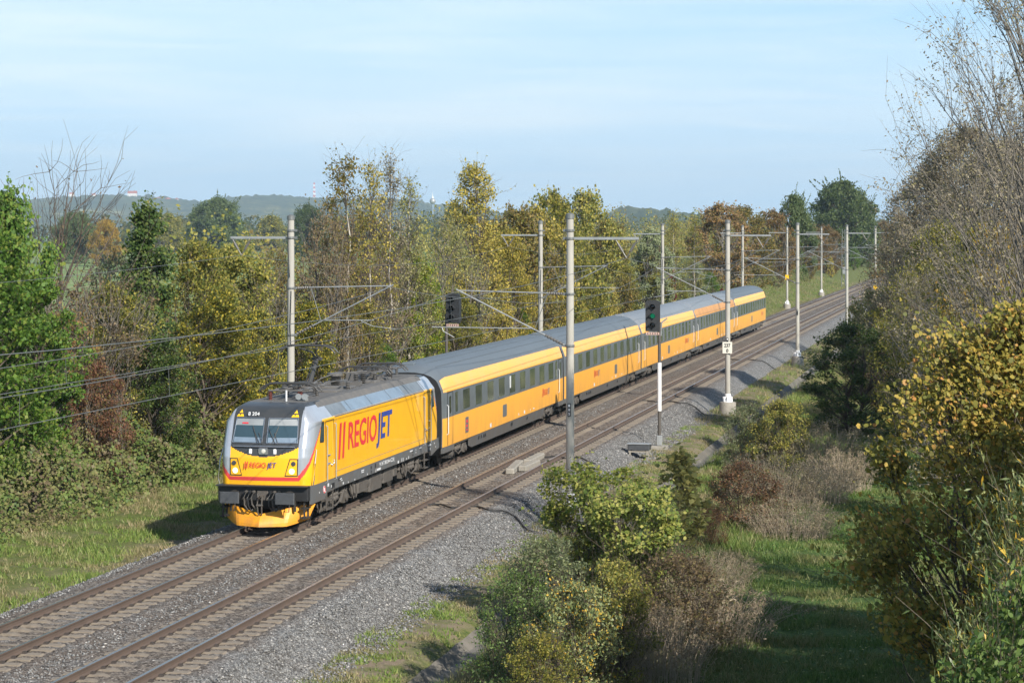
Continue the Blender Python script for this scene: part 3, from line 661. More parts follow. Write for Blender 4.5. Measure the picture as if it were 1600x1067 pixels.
def bars(parent, pos, ux, uz, h, wd, gap, slant, off=0.006):
    mb = MB(); ux = Vector(ux); uz = Vector(uz); un = ux.cross(uz); o = Vector(pos)+un*off
    for k in range(2):
        b = o+ux*(k*gap); mb.quadpts([b, b+ux*wd, b+ux*(wd+slant)+uz*h, b+ux*slant+uz*h])
    return mb.build('logo_bars', 'red_letter', parent, fix=False)
yf = 0.655
bars(loco, (-0.60, yf, 1.86), (1,0,0), (0,0,1), 0.22, 0.03, 0.07, 0.035, 0.02)
text_obj('logo_lettering', 'REGIO', 'red_letter', loco, 0.165, 0.52, (-0.42, yf, 1.90), (1,0,0), (0,0,1), 0.02, bold=0.004, shear=0.15)
text_obj('logo_lettering', 'JET', 'blue_letter', loco, 0.165, 0.31, (0.13, yf, 1.90), (1,0,0), (0,0,1), 0.02, bold=0.01, shear=0.15)
p = surf(-0.62, 3.49, 0.03); text_obj('number_lettering', '8 204', 'white_paint', loco, 0.12, 0.36, (-0.60, f0(3.42)-0.02, 3.44), (1,0,0), (0,0.40,0.92), 0.035, bold=0.0)
# side logo
xs_ = 1.494
bars(loco, (xs_, 3.85, 1.86), (0,1,0), (0,0,1), 1.15, 0.20, 0.46, 0.22)
text_obj('logo_lettering', 'REGIO', 'red_letter', loco, 0.90, 3.65, (xs_, 5.02, 2.09), (0,1,0), (0,0,1), 0.006, bold=0.012, shear=0.12)
text_obj('logo_lettering', 'JET', 'blue_letter', loco, 0.90, 2.15, (xs_, 8.62, 2.09), (0,1,0), (0,0,1), 0.006, bold=0.022, shear=0.15)
# frame below the body
mb = MB(); prof = [(0.92, 1.34), (1.6, 1.34), (LEN-1.6, 1.34), (LEN-0.92, 1.34), (LEN-0.92, 0.98), (LEN-2.2, 0.78), (LEN-2.3, 0.98), (2.6, 0.98), (2.4, 0.78), (0.92, 0.78)]
for s in (-1, 1): mb.prism(prof, lambda p, s=s: (s*1.40, p[0], p[1]), lambda p, s=s: (s*1.478, p[0], p[1]))
mb.box((0, LEN/2, 1.25), (2.8, LEN-2.2, 0.16)); fr_ = mb.build('frame', 'skirt_grey', loco)
text_obj('number_lettering', '91 54 7 388 204-4 CZ-RJ', 'white_paint', loco, 0.13, 2.0, (1.478, 9.1, 1.14), (0,1,0), (0,0,1), 0.005, bold=0.012)
mb = MB(); rr = random.Random(4)
for yy, zz, a, b in ((2.75,1.18,.16,.10),(3.1,1.1,.05,.08),(4.2,1.22,.25,.03),(4.3,1.16,.2,.02),(4.5,1.05,.10,.07),(5.1,1.02,.04,.05),(5.9,1.02,.05,.05),(6.9,1.22,.35,.03),(6.9,1.16,.3,.03),(7.5,1.03,.05,.05),(8.6,1.05,.04,.14),(9.0,1.05,.5,.07),(11.7,1.03,.14,.09),(12.2,1.05,.04,.13),(12.4,1.05,.04,.13),(12.9,1.03,.05,.06),(13.2,1.05,.05,.10),(13.6,1.24,.4,.04),(14.3,1.22,.04,.05),(14.3,1.12,.04,.05),(15.0,1.23,.3,.03),(16.4,1.2,.5,.05),(16.5,1.05,.1,.07),(17.2,1.2,.08,.05),(17.4,1.05,.05,.05),(1.75,1.05,.05,.04),(2.45,1.0,.05,.05)):
    mb = MB(); mb.box((1.480, yy, zz), (0.006, a, b)); mb.build('stencil_mark', 'white_mark', loco)
mb = MB()
for yy, zz, a, b in ((3.3,1.10,.35,.18),(4.05,1.22,.3,.10),(8.0,1.2,.12,.10),(8.0,1.06,.12,.10),(8.55,1.18,.14,.22),(13.85,1.2,.12,.09),(13.85,1.07,.12,.08)): mb.box((1.479, yy, zz), (0.006, a, b))
mb.build('vent_slots', 'black', loco)
mb = MB(); mb.lathe((1.478, 2.3, 1.08), [(0.12, 0.0), (0.12, 0.006), (0, 0.007)], 18, 'x'); rg = mb.build('round_mark', 'white_paint', loco)
mb = MB(); mb.lathe((1.4845, 2.3, 1.08), [(0.115, 0), (0.115, 0.004), (0.075, 0.004), (0.075, 0)], 18, 'x', cap=False); mb.build('ring', 'red_letter', rg)
# cab windows, doors, handrails on the right hand side (and their mirror on the left)
for s in (-1, 1):
    for flip in (0, 1):
        Yf = (lambda v: LEN-v) if flip else (lambda v: v)
        mb = MB(); poly = [(1.80, 2.58), (2.20, 2.56), (2.24, 2.62), (2.24, 3.16), (2.18, 3.22), (2.02, 3.20), (1.90, 3.02), (1.78, 2.66)]
        mb.prism(poly, lambda p: (s*1.47, Yf(p[0]), p[1]), lambda p: (s*1.492, Yf(p[0]), p[1])); wb = mb.build('side_window', 'black', loco)
        mb = MB(); mb.prism([(2.01+(a-2.01)*0.78, 2.89+(b-2.89)*0.86) for a, b in poly], lambda p: (s*1.49, Yf(p[0]), p[1]), lambda p: (s*1.495, Yf(p[0]), p[1])); mb.build('pane', 'cab_glass', wb)
        mb = MB()
        for v in (2.42, 3.36): mb.box((s*1.488, Yf(v), 2.30), (0.006, 0.02, 1.78))
        mb.box((s*1.488, Yf(2.89), 3.19), (0.006, 0.94, 0.02)); dr = mb.build('door', 'bogie_dark', loco)
        mb = MB(); mb.tube([(s*1.50, Yf(3.02), 1.80), (s*1.54, Yf(3.02), 1.78), (s*1.54, Yf(3.30), 1.84), (s*1.50, Yf(3.30), 1.92)], 0.018, 6); mb.tube([(s*1.50, Yf(2.62), 2.12), (s*1.53, Yf(2.66), 2.12), (s*1.53, Yf(2.80), 2.12)], 0.022, 6); mb.tube([(s*1.50, Yf(2.62), 1.86), (s*1.53, Yf(2.68), 1.86), (s*1.53, Yf(2.80), 1.86)], 0.022, 6); mb.build('door_handle', 'steel_bright', dr)
        for v in (2.46, 3.46):
            mb = MB(); mb.tube([(s*1.49, Yf(v), 3.06), (s*1.54, Yf(v), 3.04), (s*1.54, Yf(v), 1.30), (s*1.48, Yf(v), 1.27)], 0.017, 8); mb.build('handrail', 'galvanised', loco, smooth=True)
        mb = MB()
        for v in (2.58, 3.28): mb.box((s*1.47, Yf(v), 0.72), (0.04, 0.04, 0.66))
        for zz in (0.42, 0.70, 0.98): mb.box((s*1.43, Yf(2.93), zz), (0.16, 0.70, 0.03))
        mb.build('step', 'bogie_brown', loco)
mb = MB()
for s in (-1, 1):
    mb.box((s*1.488, 9.6, 1.52), (0.006, 12.2, 0.014)); mb.box((s*1.488, 3.62, 2.35), (0.005, 0.012, 1.68)); mb.box((s*1.488, 15.4, 2.35), (0.005, 0.012, 1.68)); mb.box((s*1.480, 9.5, 3.262), (0.012, 12.0, 0.035))
    for v in (5.6, 8.2, 10.8, 13.4, 15.7): mb.box((s*1.33, v, 3.47), (0.42, 0.02, 0.012), Matrix.Rotation(s*R(49), 3, 'Y'))
mb.build('panel_seams', 'panel_grey', loco)
# buffer beam, couplings
mb = MB(); mb.bevbox((0, 0.78, 1.12), (2.86, 0.30, 0.44), 0.02); mb.bevbox((0, 0.62, 1.345), (2.92, 0.34, 0.035), 0.01); mb.box((0, 1.2, 0.95), (2.2, 0.6, 0.5)); mb.build('buffer_beam', 'black', loco)
mb = MB(); mb.bevbox((0, LEN-0.78, 1.12), (2.86, 0.30, 0.44), 0.02); mb.build('buffer_beam', 'black', loco)
mb = MB(); mb.tube([(0,0.62,1.05),(0,0.30,1.05),(0,0.20,1.12),(0,0.16,1.06),(0,0.24,1.0)], [0.05,0.05,0.045,0.035,0.03], 8); mb.bevbox((0,0.62,1.06), (0.36,0.05,0.30), 0.02)
for dx_ in (-0.07, 0.07): mb.tube([(dx_,0.36,1.05),(dx_,0.30,0.80),(dx_*0.9,0.34,0.55),(dx_*0.6,0.38,0.48)], 0.022, 6)
mb.tube([(-0.1,0.31,0.78),(0.1,0.31,0.78)], 0.035, 8); mb.build('screw_coupling', 'bogie_brown', loco, smooth=True)
for k, (xx, dz) in enumerate(((-0.48, 0.0), (-0.36, -0.03), (-0.24, 0.03), (0.30, 0.0), (0.42, -0.04), (0.56, 0.02))):
    mb = MB(); mb.tube([(xx, 0.62, 1.18), (xx, 0.44, 1.16), (xx-0.03, 0.34, 0.98), (xx, 0.33, 0.78+dz), (xx+0.08, 0.38, 0.64+dz), (xx+0.14, 0.46, 0.72+dz)], 0.026, 7)
    mb.lathe((xx, 0.50, 1.17), [(0.045, -0.05), (0.045, 0.05)], 8, 'y'); mb.build('air_hose', 'black' if k % 2 else 'bogie_brown', loco, smooth=True)
# snowplough
mb = MB(); us = np.linspace(-1.45, 1.45, 27); zz = [0.17, 0.24, 0.34, 0.46, 0.58, 0.70]
top = lambda u: 0.50+0.24*min(1, abs(u)/1.1)
def ply(u, k): a = abs(u); return 0.22+0.34*a+0.9*max(0, a-0.85)**1.3+0.22*(k**1.5)
for th in (0.0, 0.03):
    for k, t in enumerate(np.linspace(0, 1, 6)):
        for u in us:
            zb = 0.13+0.30*max(0, (abs(u)-0.85))**1.2; hgt = zb+(top(u)-zb)*t
            mb.v.append((u*(0.90+0.10*t), ply(u, t)+th, hgt))
n = len(us)
for L_ in (0, 1):
    b0 = L_*6*n
    for k in range(5):
        for j in range(n-1): mb.face((b0+k*n+j, b0+k*n+j+1, b0+(k+1)*n+j+1, b0+(k+1)*n+j))
for j in range(n-1): mb.face((5*n+j, 5*n+j+1, 11*n+j+1, 11*n+j)); mb.face((j, j+1, 6*n+j+1, 6*n+j))
mb.build('snowplough', 'plough_orange', loco)
mb = MB()
for s in (-1, 1):
    for x_ in (1.02, 0.55): mb = MB(); mb.box((s*x_, 0.66, 0.76), (0.06, 0.06, 0.38)); mb.build('plough_bracket', 'bogie_dark', loco)
    mb = MB(); mb.tube([(s*0.80,0.38,0.82),(s*0.80,0.30,0.60),(s*0.93,0.30,0.60),(s*0.93,0.38,0.82)], 0.014, 6); mb.build('shunter_handle', 'bogie_dark', loco)

def bogie(parent, yc, wb, wr, style='loco'):
    b = MB(); half = wb/2
    for s in (-1, 1):
        x = s*1.05
        pr = [(yc-half-0.55, 0.72), (yc-half-0.2, 0.95), (yc-0.5, 0.86), (yc+0.5, 0.86), (yc+half+0.2, 0.95), (yc+half+0.55, 0.72), (yc+half+0.35, 0.55), (yc+half-0.45, 0.60), (yc+0.55, 0.40), (yc-0.55, 0.40), (yc-half+0.45, 0.60), (yc-half-0.35, 0.55)]
        b.prism(pr, lambda p: (x-s*0.07, p[0], p[1]), lambda p: (x+s*0.07, p[0], p[1]))
        for a in (-1, 1):
            b.box((s*1.16, yc+a*half, 0.48), (0.16, 0.34, 0.36)); b.lathe((s*1.24, yc+a*half, 0.46), [(0.13, -0.04), (0.13, 0.05), (0.07, 0.07)] if s > 0 else [(0.07, -0.07), (0.13, -0.05), (0.13, 0.04)], 12, 'x')
            for q in (-0.26, 0.26): b.lathe((s*1.14, yc+a*half+q, 0.60), [(0.075, 0), (0.085, 0.04), (0.07, 0.08), (0.085, 0.12), (0.07, 0.16), (0.08, 0.20)], 10, 'z')
            b.tube([(s*1.2, yc+a*half*0.55, 0.36), (s*1.2, yc+a*half*0.95, 0.80)], 0.045, 8)
        for q in (-0.28, 0.0, 0.28): b.lathe((s*1.17, yc+q, 0.52), [(0.11, 0), (0.12, 0.06), (0.10, 0.12), (0.12, 0.18), (0.10, 0.24), (0.12, 0.30), (0.10, 0.38)], 10, 'z')
        b.tube([(s*1.24, yc-0.5, 0.50), (s*1.26, yc-0.1, 0.34), (s*1.24, yc+0.5, 0.42), (s*1.2, yc+0.9, 0.60)], 0.03, 6)
    b.box((0, yc, 0.66), (2.0, 0.5, 0.22))
    bo = b.build('bogie', 'bogie_brown', parent)
    for a in (-1, 1):
        wm = MB()
        for s in (-1, 1):
            o_ = s*0.72; prof_ = [(0.10, 0.06), (wr*0.55, 0.03), (wr*0.86, 0.05), (wr, 0.05), (wr, -0.05), (wr+0.028, -0.06), (wr+0.028, -0.085), (wr*0.86, -0.08), (wr*0.5, -0.03), (0.1, -0.06)]
            wm.lathe((o_, yc+a*half, wr), [(r, s*h) for r, h in prof_], 28, 'x')
        wm.tube([(-0.8, yc+a*half, wr), (0.8, yc+a*half, wr)], 0.09, 10)
        wm.build('wheelset', 'bogie_dark', bo, smooth=True)
    return bo
bogie(loco, 4.35, 2.6, 0.60); bogie(loco, LEN-4.35, 2.6, 0.60)
mb = MB()
for yy, a, z0, z1 in ((6.7, 0.5, 0.36, 0.95), (7.8, 1.2, 0.42, 0.98), (9.5, 1.6, 0.30, 0.90), (11.2, 1.3, 0.40, 0.96), (12.2, 0.5, 0.5, 0.98)): mb.bevbox((0, yy, (z0+z1)/2), (2.5, a, z1-z0), 0.06)
mb.lathe((1.0, 8.2, 0.62), [(0.20, 0), (0.24, 0.05), (0.24, 2.4), (0.20, 2.45)], 14, 'y'); mb.build('underframe_tanks', 'bogie_brown', loco)
for k in range(4):
    mb = MB(); y0 = [5.9, 6.2, 12.9, 1.9][k]; mb.tube([(1.30, y0, 0.98), (1.34, y0+0.1, 0.55), (1.33, y0+0.35, 0.36), (1.30, y0+0.65, 0.50), (1.25, y0+0.75, 0.80)], 0.024, 6); mb.build('cable_loop', 'bogie_brown', loco)
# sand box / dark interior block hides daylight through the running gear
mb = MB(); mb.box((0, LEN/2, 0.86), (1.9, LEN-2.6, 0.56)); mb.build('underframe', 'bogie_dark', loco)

# ---- roof equipment
zr = 3.79
def insulator(parent, x, y, z, h, r, mat='insulator', name='insulator'):
    mb = MB(); n = max(4, int(h/0.055)); pr = [(r*0.45, 0)]
    for i in range(n):
        t = i/n*h; pr += [(r*0.5, t+0.005), (r, t+h/n*0.55), (r*0.5, t+h/n*0.75)]
    pr += [(r*0.5, h)]; mb.lathe((x, y, z), pr, 14, 'z'); return mb.build(name, mat, parent)
def pantograph(yb, up, facing, name='pantograph'):
    """base centred at yb; facing -1: the knee points to the rear, the head stands towards the front"""
    p = empty(name); p.parent = loco; k = facing
    mb = MB()
    for s in (-1, 1): mb.tube([(s*0.40, yb-0.75, zr+0.30), (s*0.40, yb+0.75, zr+0.30)], 0.03, 6)
    for a in (-0.75, 0, 0.75): mb.tube([(-0.55, yb+a, zr+0.30), (0.55, yb+a, zr+0.30)], 0.03, 6)
    mb.tube([(0, yb-0.7, zr+0.34), (0.15, yb+0.5, zr+0.36)], 0.04, 6); mb.build('base_frame', 'insulator', p)
    for (x, y) in ((-0.5, yb-0.7), (0.5, yb-0.7), (0, yb+0.75)): insulator(p, x, y, zr-0.02, 0.30, 0.085, 'insulator_red' if yb < 5 else 'insulator')
    knee = (yb+1.05, zr+1.12) if up else (yb+1.30, zr+0.42); hy, hz = (yb-0.05, 5.40) if up else (yb-0.15, zr+0.50)
    mb = MB()
    mb.tube([(0, yb-0.2 if not up else yb+0.15, zr+0.34), (0, knee[0], knee[1])], [0.085, 0.065], 8)
    mb.tube([(-0.22, yb+0.35, zr+0.30), (-0.10, knee[0]-0.04, knee[1]-0.06)], 0.025, 6); mb.bevbox((0, knee[0], knee[1]), (0.34, 0.12, 0.10), 0.02); mb.build('lower_arm', 'pan_dark', p)
    mb = MB(); 
    for s in (-1, 1): mb.tube([(s*0.05, knee[0], knee[1]+0.02), (s*0.06, (knee[0]+hy)/2+0.1, (knee[1]+hz)/2), (s*0.30, hy+0.05, hz-0.10)], 0.034, 6)
    mb.tube([(0.02, knee[0]-0.1, knee[1]-0.05), (0.02, hy+0.15, hz-0.16)], 0.014, 5); mb.build('upper_arm', 'pan_dark', p)
    mb = MB()
    for d in (-0.19, 0.19):
        mb.tube([(-0.98, hy+d, hz-0.24), (-0.84, hy+d, hz-0.09), (-0.62, hy+d, hz), (0.62, hy+d, hz), (0.84, hy+d, hz-0.09), (0.98, hy+d, hz-0.24)], 0.030, 7)
        mb.box((0, hy+d, hz+0.012), (1.1, 0.06, 0.03))
    for x in (-0.5, 0.5): mb.tube([(x, hy-0.2, hz-0.02), (x, hy+0.2, hz-0.02)], 0.02, 6)
    mb.tube([(-0.32, hy+0.05, hz-0.1), (0.32, hy+0.05, hz-0.1)], 0.02, 6); mb.build('contact_head', 'pan_dark', p)
    return p
pantograph(3.75, False, -1); pantograph(5.55, True, -1); pantograph(12.9, False, -1); pantograph(15.1, False, -1)
for (x, y, h, r) in ((-0.15, 9.3, 0.42, 0.26), (0.35, 10.2, 0.45, 0.12), (-0.35, 10.5, 0.45, 0.14), (0.30, 11.3, 0.42, 0.15), (-0.4, 8.3, 0.30, 0.09), (0.55, 8.4, 0.30, 0.09), (0.45, 12.4, 0.34, 0.10), (-0.5, 14.2, 0.30, 0.09), (0.5, 14.4, 0.42, 0.10), (0.2, 16.5, 0.30, 0.08)): insulator(loco, x, y, zr-0.04, h, r, name='roof_insulator')
mb = MB(); mb.lathe((-0.15, 9.3, zr+0.38), [(0.2, 0), (0.27, 0.01), (0.27, 0.10), (0.1, 0.12)], 16, 'z'); mb.box((0.0, 10.7, zr+0.18), (0.22, 0.20, 0.42)); mb.box((0.1, 10.0, zr+0.08), (0.9, 0.6, 0.16)); mb.box((-0.2, 13.9, zr+0.05), (1.0, 0.8, 0.14)); mb.build('main_switch', 'insulator', loco)
for k, pts in enumerate((((-0.15, 9.3, zr+.5), (0.35, 10.2, zr+.45), (0.0, 10.7, zr+.42), (0.30, 11.3, zr+.42), (0.45, 12.4, zr+.34)), ((-0.4, 8.3, zr+.32), (-0.3, 7.4, zr+.30), (-0.1, 6.6, zr+.33)), ((0.55, 8.4, zr+.30), (0.5, 7.2, zr+.36), (0.3, 6.3, zr+.33)), ((-0.4, 8.3, zr+.34), (-0.15, 9.0, zr+.46)), ((0.5, 14.4, zr+.44), (0.55, 15.6, zr+.5), (0.3, 16.6, zr+.34)), ((-0.6, 2.9, zr+.1), (-0.7, 4.5, zr+.12), (-0.65, 7.0, zr+.12), (-0.7, 12.0, zr+.12)))):
    mb = MB(); mb.tube(pts, 0.02, 6); mb.build('busbar', 'insulator', loco, smooth=True)
mb = MB(); mb.box((0, LEN/2, zr-0.02), (1.7, LEN-5.4, 0.05)); 
for yy in (7.0, 8.8, 12.0, 13.6): mb.bevbox((-0.1, yy, zr+0.03), (1.5, 0.7, 0.09), 0.02)
mb.build('roof_deck', 'roof_dirty', loco)
mb = MB()
for x in (0.52, 0.72): mb.lathe((x, 2.75, zr+0.14), [(0.035, 0.30), (0.04, 0.08), (0.095, -0.02), (0.10, -0.05)], 14, 'y')
mb.box((0.62, 2.9, zr+0.05), (0.3, 0.10, 0.12)); mb.build('horn', 'galvanised', loco, smooth=True)
mb = MB(); mb.tube([(0.15, 2.62, zr-0.03), (0.15, 2.62, zr+0.34)], 0.03, 8); mb.build('antenna', 'white_mark', loco)

# ---------------------------------------------------------------- coaches
CP = [(0.0, 4.05), (0.35, 4.035), (0.7, 3.96), (0.98, 3.82), (1.17, 3.64), (1.25, 3.50), (1.33, 3.25), (1.385, 3.08), (1.41, 2.95), (1.425, 2.4), (1.43, 1.96), (1.43, 1.4), (1.42, 0.87)]
def cside(z): 
    zz = [p[1] for p in CP][::-1]; xx = [p[0] for p in CP][::-1]; return float(np.interp(z, zz, xx))
def window_part(parent, y0, y1, z0, z1, mullion=False, blind=False, mat='coach_glass'):
    mb = MB(); c = 0.07
    def P(y, z, off): return (cside(z)+off, y, z)
    def rr_(a0, a1, b0, b1, c): return [(a0+c, b0), (a1-c, b0), (a1, b0+c), (a1, b1-c), (a1-c, b1), (a0+c, b1), (a0, b1-c), (a0, b0+c)]
    o = rr_(y0, y1, z0, z1, c); i = rr_(y0+0.045, y1-0.045, z0+0.045, z1-0.045, c*0.8)
    n = len(mb.v); mb.v += [P(y, z, -0.01) for y, z in o]+[P(y, z, 0.014) for y, z in o]+[P(y, z, 0.014) for y, z in i]+[P(y, z, 0.004) for y, z in i]
    mb.mat(0)
    for a in range(3):
        for k in range(8): j = (k+1) % 8; mb.face((n+a*8+k, n+a*8+j, n+a*8+8+j, n+a*8+8+k))
    mb.mat(1); mb.face([n+24+k for k in range(8)])
    mb.mat(0)
    if mullion: mb.box((cside(z1-0.3)+0.004, (y0+y1)/2, z1-0.28), (0.02, y1-y0-0.06, 0.04))
    if blind: mb.mat(2); mb.box((cside(2.5)+0.004, y0+0.22, (z0+z1)/2), (0.004, 0.30, z1-z0-0.14))
    return mb.build('window', ['coach_grey', mat, 'white_mark'], parent)
def coach(idx, Y0, label, wins, doors, stripe='coach_stripe', grey='coach_grey', roof='coach_roof', logo_y=None, hatch_y=None, zwin=(2.03, 2.90), ribs=True, box=None, marks=()):
    r, ln = vehicle_root('passenger_coach', Y0+0.1, Y0+25.85-0.1, label, 'railway coach', 'passenger coaches behind the locomotive')
    CL = 26.1
    mb = MB(); ys = [0.0, 0.06, 0.18, 0.45, 0.9, 1.9, 4.9, CL/2, CL-4.9, CL-1.9, CL-0.9, CL-0.45, CL-0.18, CL-0.06, CL]
    half = CP; ring_xz = [(-x, z) for x, z in reversed(half)]+half[1:]
    k = len(ring_xz)
    for y in ys:
        e = min(y, CL-y); sx = 1-0.05*(1-min(1, e/0.5))**2; dz = 0.20*(1-min(1, e/0.9))**2
        for x, z in ring_xz:
            zz = z-dz*max(0, (z-3.0))/1.05*1.6; mb.v.append((x*sx, y, zz))
    def cm(z): return 0 if z < 1.93 else (1 if z < 2.94 else (2 if z < 3.50 else 3))
    for i in range(len(ys)-1):
        for j in range(k-1):
            zc = (ring_xz[j][1]+ring_xz[j+1][1])/2; c = cm(zc); e = min(ys[i], CL-ys[i+1])
            if c == 2 and e < 0.18: c = 3
            if c == 0 and e < 0.05: c = 1
            mb.mat(c); mb.face((i*k+j, (i+1)*k+j, (i+1)*k+j+1, i*k+j+1))
        mb.mat(3); mb.face((i*k, i*k+k-1, (i+1)*k+k-1, (i+1)*k))
    mb.mat(4); mb.face(range(k)); mb.face([(len(ys)-1)*k+j for j in reversed(range(k))])
    mb.build('body', ['coach_yellow', grey, stripe, roof, 'black'], r, smooth=True)
    # skirt between the bogies
    mb = MB()
    for s in (-1, 1):
        mb.prism([(5.0, 0.87), (5.0, 0.50), (5.5, 0.40), (CL-5.5, 0.40), (CL-5.0, 0.50), (CL-5.0, 0.87)], lambda p: (s*1.28, p[0], p[1]-0.003), lambda p: (s*(1.40-0.10*(0.87-p[1])/0.47), p[0], p[1]-0.003))
        for a, b in ((0.1, 2.0), (CL-2.0, CL-0.1)): mb.box((s*1.35, (a+b)/2, 0.75), (0.10, b-a, 0.235))
        mb.box((s*1.30, CL/2, 0.825), (0.10, CL-4.0, 0.085))
    mb.box((0, CL/2, 0.70), (2.3, CL-1.0, 0.34)); mb.build('skirt', 'skirt_grey', r)
    mb = MB(); 
    for yy, a in ((6.6, .14), (7.1, .08), (7.6, .16), (7.9, .08), (13.4, .3), (16.9, .12)): mb.box((1.375, yy, 0.70), (0.03, a, 0.14))
    mb.build('skirt_openings', 'black', r)
    # gangways
    for y, s in ((-0.13, 0), (CL+0.13, 1)):
        mb = MB(); mb.bevbox((0, y, 2.1), (1.5, 0.32, 2.5), 0.08); mb.box((0, y, 0.98), (2.2, 0.30, 0.26)); mb.build('gangway_bellows', 'black', r)
    for y, sg in ((0, -1), (CL, 1)):
        for s in (-1, 1):
            mb = MB(); mb.lathe((s*0.875, y, 1.05), [(0.10, 0), (0.10, sg*0.10), (0.24, sg*0.11), (0.24, sg*0.15)] if sg > 0 else [(0.24, -0.15), (0.24, -0.11), (0.10, -0.10), (0.10, 0)], 14, 'y'); mb.build('buffer', 'bogie_dark', r, smooth=True)
    bogie(r, 3.35, 2.5, 0.46); bogie(r, CL-3.35, 2.5, 0.46)
    for w_ in wins: window_part(r, w_[0], w_[1], zwin[0], zwin[1], mullion=(len(w_) > 2 and w_[2] == 'm'), blind=(len(w_) > 2 and w_[2] == 'b'))
    for d in doors:
        mb = MB(); mb.mat(0)
        for v in (-0.45, 0.45): mb.box((1.432, d+v, 1.90), (0.01, 0.022, 2.0))
        mb.box((1.428, d, 2.92), (0.01, 0.9, 0.02)); dr = mb.build('door', 'black', r)
        window_part(dr, d-0.24, d+0.24, 2.05, 2.80)
        mb = MB(); mb.tube([(1.43, d-0.56, 2.45), (1.49, d-0.56, 2.42), (1.49, d-0.56, 1.35), (1.43, d-0.56, 1.32)], 0.016, 6); mb.build('handrail', 'white_mark', dr)
        mb = MB()
        for zz in (0.42, 0.66): mb.box((1.22, d, zz), (0.34, 0.84, 0.04))
        mb.build('step', 'bogie_dark', r)
    if hatch_y: mb = MB(); mb.prism([(hatch_y+a, 1.42+b) for a, b in ((-.42,-.20),(-.36,-.26),(.36,-.26),(.42,-.20),(.42,.20),(.36,.26),(-.36,.26),(-.42,.20))], lambda p: (1.42, p[0], p[1]), lambda p: (1.437, p[0], p[1])); mb.build('side_hatch', 'coach_grey', r)
    if logo_y:
        bars(r, (1.432, logo_y, 1.38), (0,1,0), (0,0,1), 0.40, 0.07, 0.15, 0.08)
        text_obj('logo_lettering', 'REGIO', 'red_letter', r, 0.28, 0.95, (1.432, logo_y+0.33, 1.44), (0,1,0), (0,0,1), 0.006, bold=0.0, shear=0.12)
        text_obj('logo_lettering', 'JET', 'blue_letter', r, 0.28, 0.52, (1.432, logo_y+1.32, 1.44), (0,1,0), (0,0,1), 0.006, bold=0.0, shear=0.12)
    if box: mb = MB(); mb.box((1.436, box, 1.42), (0.008, 0.55, 0.62)); bp_ = mb.build('destination_display', 'coach_grey', r); mb = MB(); mb.box((1.442, box, 1.56), (0.004, 0.3, 0.12)); mb.box((1.442, box-.05, 1.38), (0.004, 0.3, 0.10)); mb.box((1.442, box, 1.22), (0.004, 0.28, 0.06)); mb.build('display_text', 'red_letter', bp_)
    mb = MB()
    for yy, a, b in marks: mb = MB(); mb.box((1.430, yy, 1.02), (0.006, a, b)); mb.build('stencil_mark', 'white_mark', r)
    mb = MB()   # roof ribs, fan cowls and the gutter
    if ribs:
        for x in (-0.9, -0.45, 0.0, 0.45, 0.86): mb.box((x, CL/2, float(np.interp(abs(x), [0, .35, .7, .98], [4.05, 4.035, 3.96, 3.82]))+0.004), (0.035, CL-2.2, 0.018))
    for yy in (0.75, CL-0.75): mb.box((0, yy, 3.94), (1.2, 0.06, 0.05))
    for yy in (0.8,): mb.bevbox((-0.1, yy-0.15, 4.0), (0.5, 0.35, 0.14), 0.03)
    mb.build('roof_fittings', roof, r)
    mb = MB(); mb.box((1.405, CL/2, 2.965), (0.035, CL-1.2, 0.035)); mb.box((-1.405, CL/2, 2.965), (0.035, CL-1.2, 0.035)); mb.build('gutter', 'coach_yellow', r)
    return r
cY = [89.4+25.85*i for i in range(5)]
W1 = [(4.04+2.31*i-0.68, 4.04+2.31*i+0.68) for i in range(9)]; W1[4] = (*W1[4], 'b')
mk = ((8.7, .28, .16), (14.7, .1, .1), (16.0, .22, .14), (17.4, .08, .06), (18.2, .3, .05))
coach(0, cY[0], 'first yellow and grey coach directly behind the locomotive, nine wide windows', [(1.95, 2.55)]+W1+[(23.6, 24.25)], [1.15, CL_ := 25.0], hatch_y=11.6, logo_y=20.3, box=4.1, marks=mk)
W2 = [(a[0]+0.35, a[1]+0.35) for a in W1]
coach(1, cY[1], 'second coach from the locomotive, crossed in the picture by the nearest concrete mast', [(2.1, 2.7)]+W2+[(23.9, 24.5)], [1.15, 25.0], hatch_y=16.0, logo_y=8.6, marks=mk)
W3 = [(3.0+1.78*i-0.55, 3.0+1.78*i+0.55, 'm' if i % 2 else '') for i in range(12)]
coach(2, cY[2], 'third coach from the locomotive, half hidden by the green lit signal, many narrow windows', W3, [1.1, 25.0], grey='coach_grey_dull', roof='coach_roof_light', hatch_y=11.8, logo_y=20.2, ribs=False, marks=mk)
W4 = [(3.1+1.62*i-0.50, 3.1+1.62*i+0.50) for i in range(13)]
coach(3, cY[3], 'fourth coach from the locomotive, with a faded brownish stripe under its ribbed pale roof', W4, [1.1, 25.0], stripe='coach_stripe_dirty', grey='coach_grey_dull', roof='coach_roof_light', hatch_y=13.0, marks=mk)
W5 = [(2.6+2.0*i-0.78, 2.6+2.0*i+0.78) for i in range(12)]
coach(4, cY[4], 'last coach of the train, its rounded roof end standing clear before the grass bank', W5, [1.0], hatch_y=13.0, logo_y=21.6, zwin=(2.02, 2.92), marks=())

